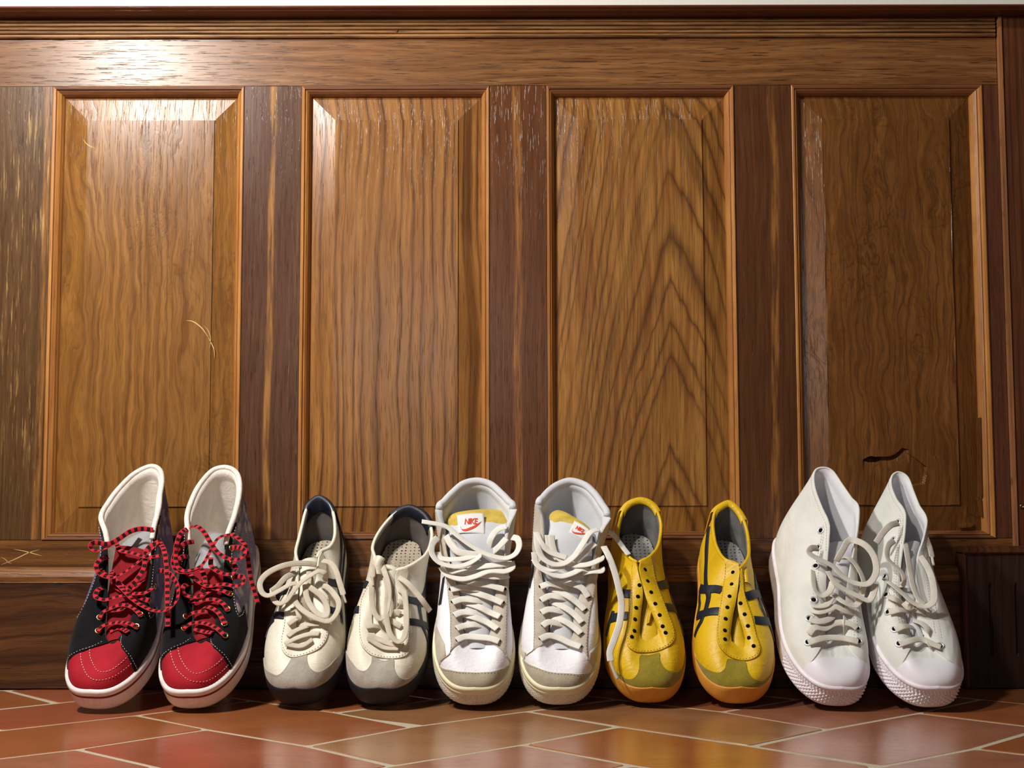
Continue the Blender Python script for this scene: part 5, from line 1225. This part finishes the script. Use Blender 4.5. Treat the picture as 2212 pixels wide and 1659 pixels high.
build_mid(N1, [(125, 1285), (185, 1240), (190, 1180), (186, 1000), (172, 850), (160, 700), (130, 580), (100, 420), (88, 285)], [(590, 1300), (550, 1250), (552, 1150), (556, 1000), (562, 850), (572, 700), (600, 560), (622, 420), (632, 285)],
  [(112, 1300), (140, 1330), (230, 1352), (350, 1362), (480, 1350), (590, 1312), (612, 1290)], [[(72, 1060), (100, 1045), (118, 1100), (150, 1170), (158, 1245), (118, 1310), (78, 1280)], [(620, 1200), (600, 1260), (612, 1310), (632, 1290)]],
  [[(140, 735), (152, 720), (128, 905), (112, 912)]],
  [(262, 1215, 470, 1215, -5), (275, 1130, 455, 1130, -5), (265, 960, 475, 960, -5), (245, 820, 495, 820, -6), (195, 640, 545, 640, -7), (180, 480, 565, 480, -10), (180, 385, 570, 370, -14)],
  [(182, 400, 572, 380, -16), (172, 365, 574, 350, -17), (180, 322, 560, 300, -18), (215, 305, 520, 286, -20)],
  [([(228, 1142, 3), (290, 1120, 6), (370, 1124, 7), (450, 1132, 6), (510, 1152, 3)],), ([(228, 1066, 3), (280, 1048, 6), (345, 1040, 7), (430, 1052, 5)],), ([(262, 972, 5), (340, 990, 7), (430, 1025, 7), (498, 1070, 3)],), ([(212, 978, 3), (270, 958, 6), (345, 962, 6), (420, 972, 6)],), ([(262, 886, 5), (380, 925, 7), (450, 960, 7), (515, 988, 3)],), ([(202, 892, 3), (270, 872, 6), (355, 880, 6), (430, 892, 6)],), ([(255, 805, 5), (390, 842, 7), (470, 870, 7), (533, 898, 3)],), ([(190, 808, 3), (270, 794, 6), (360, 806, 6), (430, 820, 6)],), ([(235, 738, 5), (360, 768, 8), (450, 782, 8), (545, 808, 3)],),
   ([(0, 355, 16), (60, 365, 14), (130, 378, 10), (180, 400, 8), (240, 452, 12), (320, 512, 16), (400, 560, 19), (480, 590, 21), (560, 600, 23), (620, 572, 25), (645, 520, 24), (635, 475, 20), (600, 462, 10)], dict(ang=62)),
   ([(105, 462, 8), (68, 510, 22), (70, 575, 26), (120, 630, 27), (220, 655, 26), (310, 635, 24), (380, 585, 21), (330, 575, 18), (240, 558, 14), (190, 505, 9), (160, 450, 4)], dict(ang=62)),
   ([(105, 560, 12), (125, 598, 18), (200, 608, 20), (290, 600, 19), (380, 575, 18)], dict(ang=67)), ([(440, 530, 8), (462, 462, 5), (505, 410, 3), (562, 388, 3)], dict(ang=77)), ([(470, 560, 10), (515, 520, 7), (560, 470, 3)], dict(ang=77)),
   ([(128, 660, 12), (165, 708, 18), (260, 738, 20), (350, 722, 19), (450, 685, 18), (550, 688, 18), (598, 665, 17), (592, 628, 12)], dict(ang=67)), ([(165, 690, 8), (260, 690, 12), (400, 712, 13), (500, 725, 12), (572, 715, 6)], dict(ang=77)), ([(300, 672, 14), (400, 655, 17), (500, 645, 16), (600, 635, 12)], dict(ang=72)), ([(180, 470, 4), (230, 540, 8), (300, 580, 12), (380, 600, 14)], dict(ang=72))],
  [(188, 808), (200, 892), (211, 975), (226, 1066), (228, 1147), (547, 808), (536, 896), (518, 984), (500, 1070), (509, 1150)])
label_on(N1, [(232, 312), (412, 300), (420, 440), (245, 432)], -3, 0)
build_mid(N2, [(690, 1250), (740, 1215), (742, 1100), (742, 950), (745, 800), (750, 680), (735, 540), (735, 400), (748, 255)], [(1150, 1330), (1090, 1275), (1088, 1180), (1100, 1050), (1118, 920), (1145, 790), (1175, 680), (1225, 560), (1240, 440), (1258, 340)],
  [(672, 1270), (720, 1310), (800, 1345), (920, 1368), (1040, 1372), (1120, 1365), (1180, 1340)], [[(1200, 1110), (1165, 1150), (1110, 1225), (1105, 1290), (1150, 1345), (1205, 1300)], [(655, 1180), (690, 1230), (680, 1270), (652, 1255)]],
  [[(742, 620), (752, 625), (722, 800), (706, 790)]],
  [(830, 1220, 1035, 1225, -5), (845, 1150, 1010, 1150, -5), (842, 960, 1010, 975, -5), (825, 820, 1060, 850, -6), (800, 660, 1120, 680, -7), (835, 480, 1130, 520, -10), (850, 350, 1130, 430, -14)],
  [(850, 370, 1120, 440, -16), (845, 330, 1110, 400, -17), (860, 300, 1060, 365, -18), (890, 288, 1000, 335, -20)],
  [([(783, 1138, 3), (840, 1116, 6), (900, 1128, 7), (980, 1165, 6), (1050, 1190, 3)],), ([(798, 1050, 3), (840, 1026, 6), (905, 1036, 6), (970, 1052, 6)],), ([(840, 985, 5), (940, 1018, 7), (1000, 1055, 7), (1053, 1102, 3)],), ([(790, 962, 3), (840, 942, 6), (905, 950, 6), (970, 965, 6)],), ([(850, 885, 5), (950, 932, 7), (1010, 975, 7), (1060, 1030, 3)],), ([(788, 880, 3), (850, 852, 6), (915, 860, 6), (985, 880, 6)],), ([(850, 800, 5), (970, 855, 7), (1030, 898, 7), (1080, 945, 3)],), ([(785, 792, 3), (850, 772, 6), (925, 788, 6), (990, 805, 6)],), ([(870, 742, 6), (1010, 778, 8), (1065, 805, 8), (1104, 862, 3)],),
   ([(765, 440, 10), (768, 520, 18), (800, 598, 22), (865, 640, 23), (940, 638, 22), (1010, 590, 20), (1065, 510, 17), (1115, 435, 12), (1172, 412, 4)], dict(ang=67)),
   ([(745, 565, 14), (760, 640, 20), (830, 692, 22), (920, 722, 21), (1000, 702, 19), (1060, 675, 17), (1110, 690, 12)], dict(ang=67)), ([(742, 610, 16), (775, 655, 20), (850, 680, 20), (950, 655, 18)], dict(ang=62)),
   ([(960, 635, 14), (1030, 650, 17), (1110, 642, 19), (1190, 608, 20), (1188, 596, 18)], dict(ang=67)), ([(860, 450, 4), (868, 520, 8), (895, 590, 12), (960, 640, 14)], dict(ang=72)), ([(835, 450, 4), (850, 540, 8), (900, 610, 11)], dict(ang=72)), ([(1070, 700, 12), (1130, 690, 15), (1192, 688, 16), (1190, 668, 14)], dict(ang=67)), ([(1010, 625, 12), (1080, 560, 8), (1150, 505, 4)], dict(ang=72)), ([(760, 430, 10), (790, 500, 12), (850, 560, 13), (960, 600, 14)], dict(ang=72))],
  [(783, 792), (787, 880), (789, 960), (796, 1050), (781, 1138), (1106, 862), (1083, 946), (1062, 1030), (1055, 1102), (1050, 1190)])
label_on(N2, [(1012, 352), (1112, 412), (1095, 500), (978, 432)], -4, 0)
# the lace ends of this shoe that hang over the yellow one
def borrowed(owner, host, pts, mat, width, thick, ang, **k):
    P = np.array([host.onprof(q[0], q[1], q[2]*.001)@host.R.T+host.T for q in pts]); L = (P-owner.T)@owner.R
    T = nrm(np.gradient(L, axis=0)); up = nrm(np.array([0, -.35, .95])); Wd = []
    for t in T:
        n = nrm(up-(up*t).sum()*t); sd = np.cross(t, n); a = math.radians(ang); Wd.append(n*math.cos(a)+sd*math.sin(a))
    return ribbon('lace', L, np.array(Wd), width*.001, thick*.001, mat, owner.root, **k)
borrowed(N2, Y1, [(42, 435, 22), (80, 510, 24), (120, 620, 24), (150, 740, 22), (168, 850, 20), (152, 990, 20), (112, 1110, 17), (84, 1190, 15), (88, 1258, 13)], M_whitelace, 9, 1.6, 78)
borrowed(N2, Y1, [(60, 325, 24), (110, 350, 20), (150, 400, 13), (190, 455, 7), (222, 495, 3)], M_whitelace, 8, 1.5, 70)
borrowed(N2, Y1, [(88, 1250, 13), (105, 1310, 12), (138, 1385, 10)], M_cotton, 4, 2.0, 78)
build_canvas(K1, [(225, 1345), (290, 1290), (335, 1225), (352, 1180)], [(655, 1335), (610, 1300), (545, 1235), (512, 1170)], [(228, 1345), (300, 1292), (400, 1268), (500, 1268), (590, 1290), (652, 1335)],
  [(268, 1175), (276, 1030), (302, 915), (318, 705), (332, 590), (353, 485), (577, 1170), (567, 1087)],
  [([(350, 1235, 520, 1235, -4), (370, 1180, 500, 1180, -5), (375, 1020, 498, 1040, -6), (375, 860, 515, 850, -9), (385, 700, 530, 700, -14), (400, 560, 545, 560, -22)], M_canvasin, 'tongue')],
  [([(268, 1176, 4), (320, 1158, 7), (400, 1145, 8), (480, 1148, 7), (540, 1160, 6), (578, 1172, 4)],), ([(272, 1122, 4), (310, 1082, 8), (370, 1088, 9), (420, 1062, 9), (480, 1050, 9), (540, 1065, 7), (570, 1088, 4)],), ([(275, 1030, 4), (330, 1045, 10), (400, 1030, 11), (438, 990, 10)],), ([(265, 955, 6), (330, 985, 12), (400, 968, 13), (440, 955, 12), (500, 982, 10), (570, 1000, 5)],), ([(290, 900, 6), (312, 950, 12), (380, 942, 13), (415, 895, 11)], dict(ang=67)), ([(300, 730, 5), (308, 840, 12), (350, 885, 15), (400, 860, 14), (422, 800, 11)], dict(ang=67)), ([(418, 868, 10), (480, 920, 14), (555, 948, 14), (592, 905, 13), (608, 830, 12)], dict(ang=72)),
   ([(332, 592, 4), (290, 592, 12), (275, 620, 15), (340, 662, 17), (420, 702, 19), (480, 762, 21), (560, 808, 23), (640, 812, 25), (688, 745, 26), (680, 655, 25), (635, 585, 22), (575, 550, 16), (522, 545, 8), (485, 600, 8), (445, 672, 8)], dict(ang=72)),
   ([(392, 735, 12), (430, 800, 16), (500, 850, 18), (580, 890, 20), (642, 915, 21), (672, 870, 21), (682, 815, 20)], dict(ang=72)), ([(490, 660, 10), (515, 650, 12), (560, 690, 15), (600, 760, 17), (615, 820, 17), (600, 870, 15)], dict(ang=67)), ([(500, 985, 7), (498, 1060, 9), (500, 1130, 8)], dict(ang=57))], None)
build_canvas(K2, [(822, 1345), (860, 1290), (895, 1220), (908, 1170)], [(1205, 1335), (1150, 1300), (1060, 1235), (1000, 1165)], [(825, 1340), (870, 1295), (960, 1275), (1050, 1280), (1140, 1305), (1205, 1342)],
  [(832, 1186), (804, 1096), (766, 990), (756, 885), (750, 772), (800, 545), (828, 437), (1082, 1202)],
  [([(890, 1230, 1010, 1230, -4), (905, 1180, 1000, 1180, -5), (865, 1020, 945, 1020, -6), (845, 860, 940, 860, -9), (850, 700, 945, 700, -14), (880, 560, 960, 560, -22)], M_canvasin, 'tongue')],
  [([(834, 1187, 4), (900, 1166, 8), (970, 1158, 8), (1040, 1188, 7), (1088, 1206, 4)],), ([(806, 1097, 4), (860, 1076, 8), (930, 1088, 8)],), ([(915, 1040, 6), (975, 1062, 9), (1015, 1105, 9), (1038, 1160, 7)],), ([(768, 990, 4), (830, 975, 8), (900, 990, 8)],), ([(900, 972, 7), (970, 985, 9), (1018, 1015, 7)],), ([(758, 886, 4), (810, 912, 9), (865, 938, 9)],), ([(740, 785, 5), (795, 825, 12), (860, 880, 16), (930, 938, 19), (1000, 952, 21), (1045, 918, 22), (1042, 820, 21), (1020, 740, 19), (988, 680, 16), (960, 640, 10)], dict(ang=72)),
   ([(800, 545, 4), (765, 580, 11), (758, 650, 14), (800, 700, 15), (850, 745, 15), (862, 800, 14), (838, 830, 10)], dict(ang=67)), ([(870, 560, 6), (885, 650, 11), (900, 740, 14), (918, 830, 16), (950, 905, 18), (990, 940, 19)], dict(ang=77)), ([(828, 438, 4), (780, 452, 10), (735, 495, 8), (690, 560, 2)], dict(ang=72)), ([(860, 870, 12), (900, 920, 14), (890, 960, 13), (860, 930, 11)], dict(ang=62)), ([(1000, 1150, 5), (1020, 1190, 6), (1070, 1245, 5)], dict(ang=67)),
   ([(1000, 530, -4), (1025, 600, -6), (1045, 702, -6)], dict(ang=77, taper=True))], None)
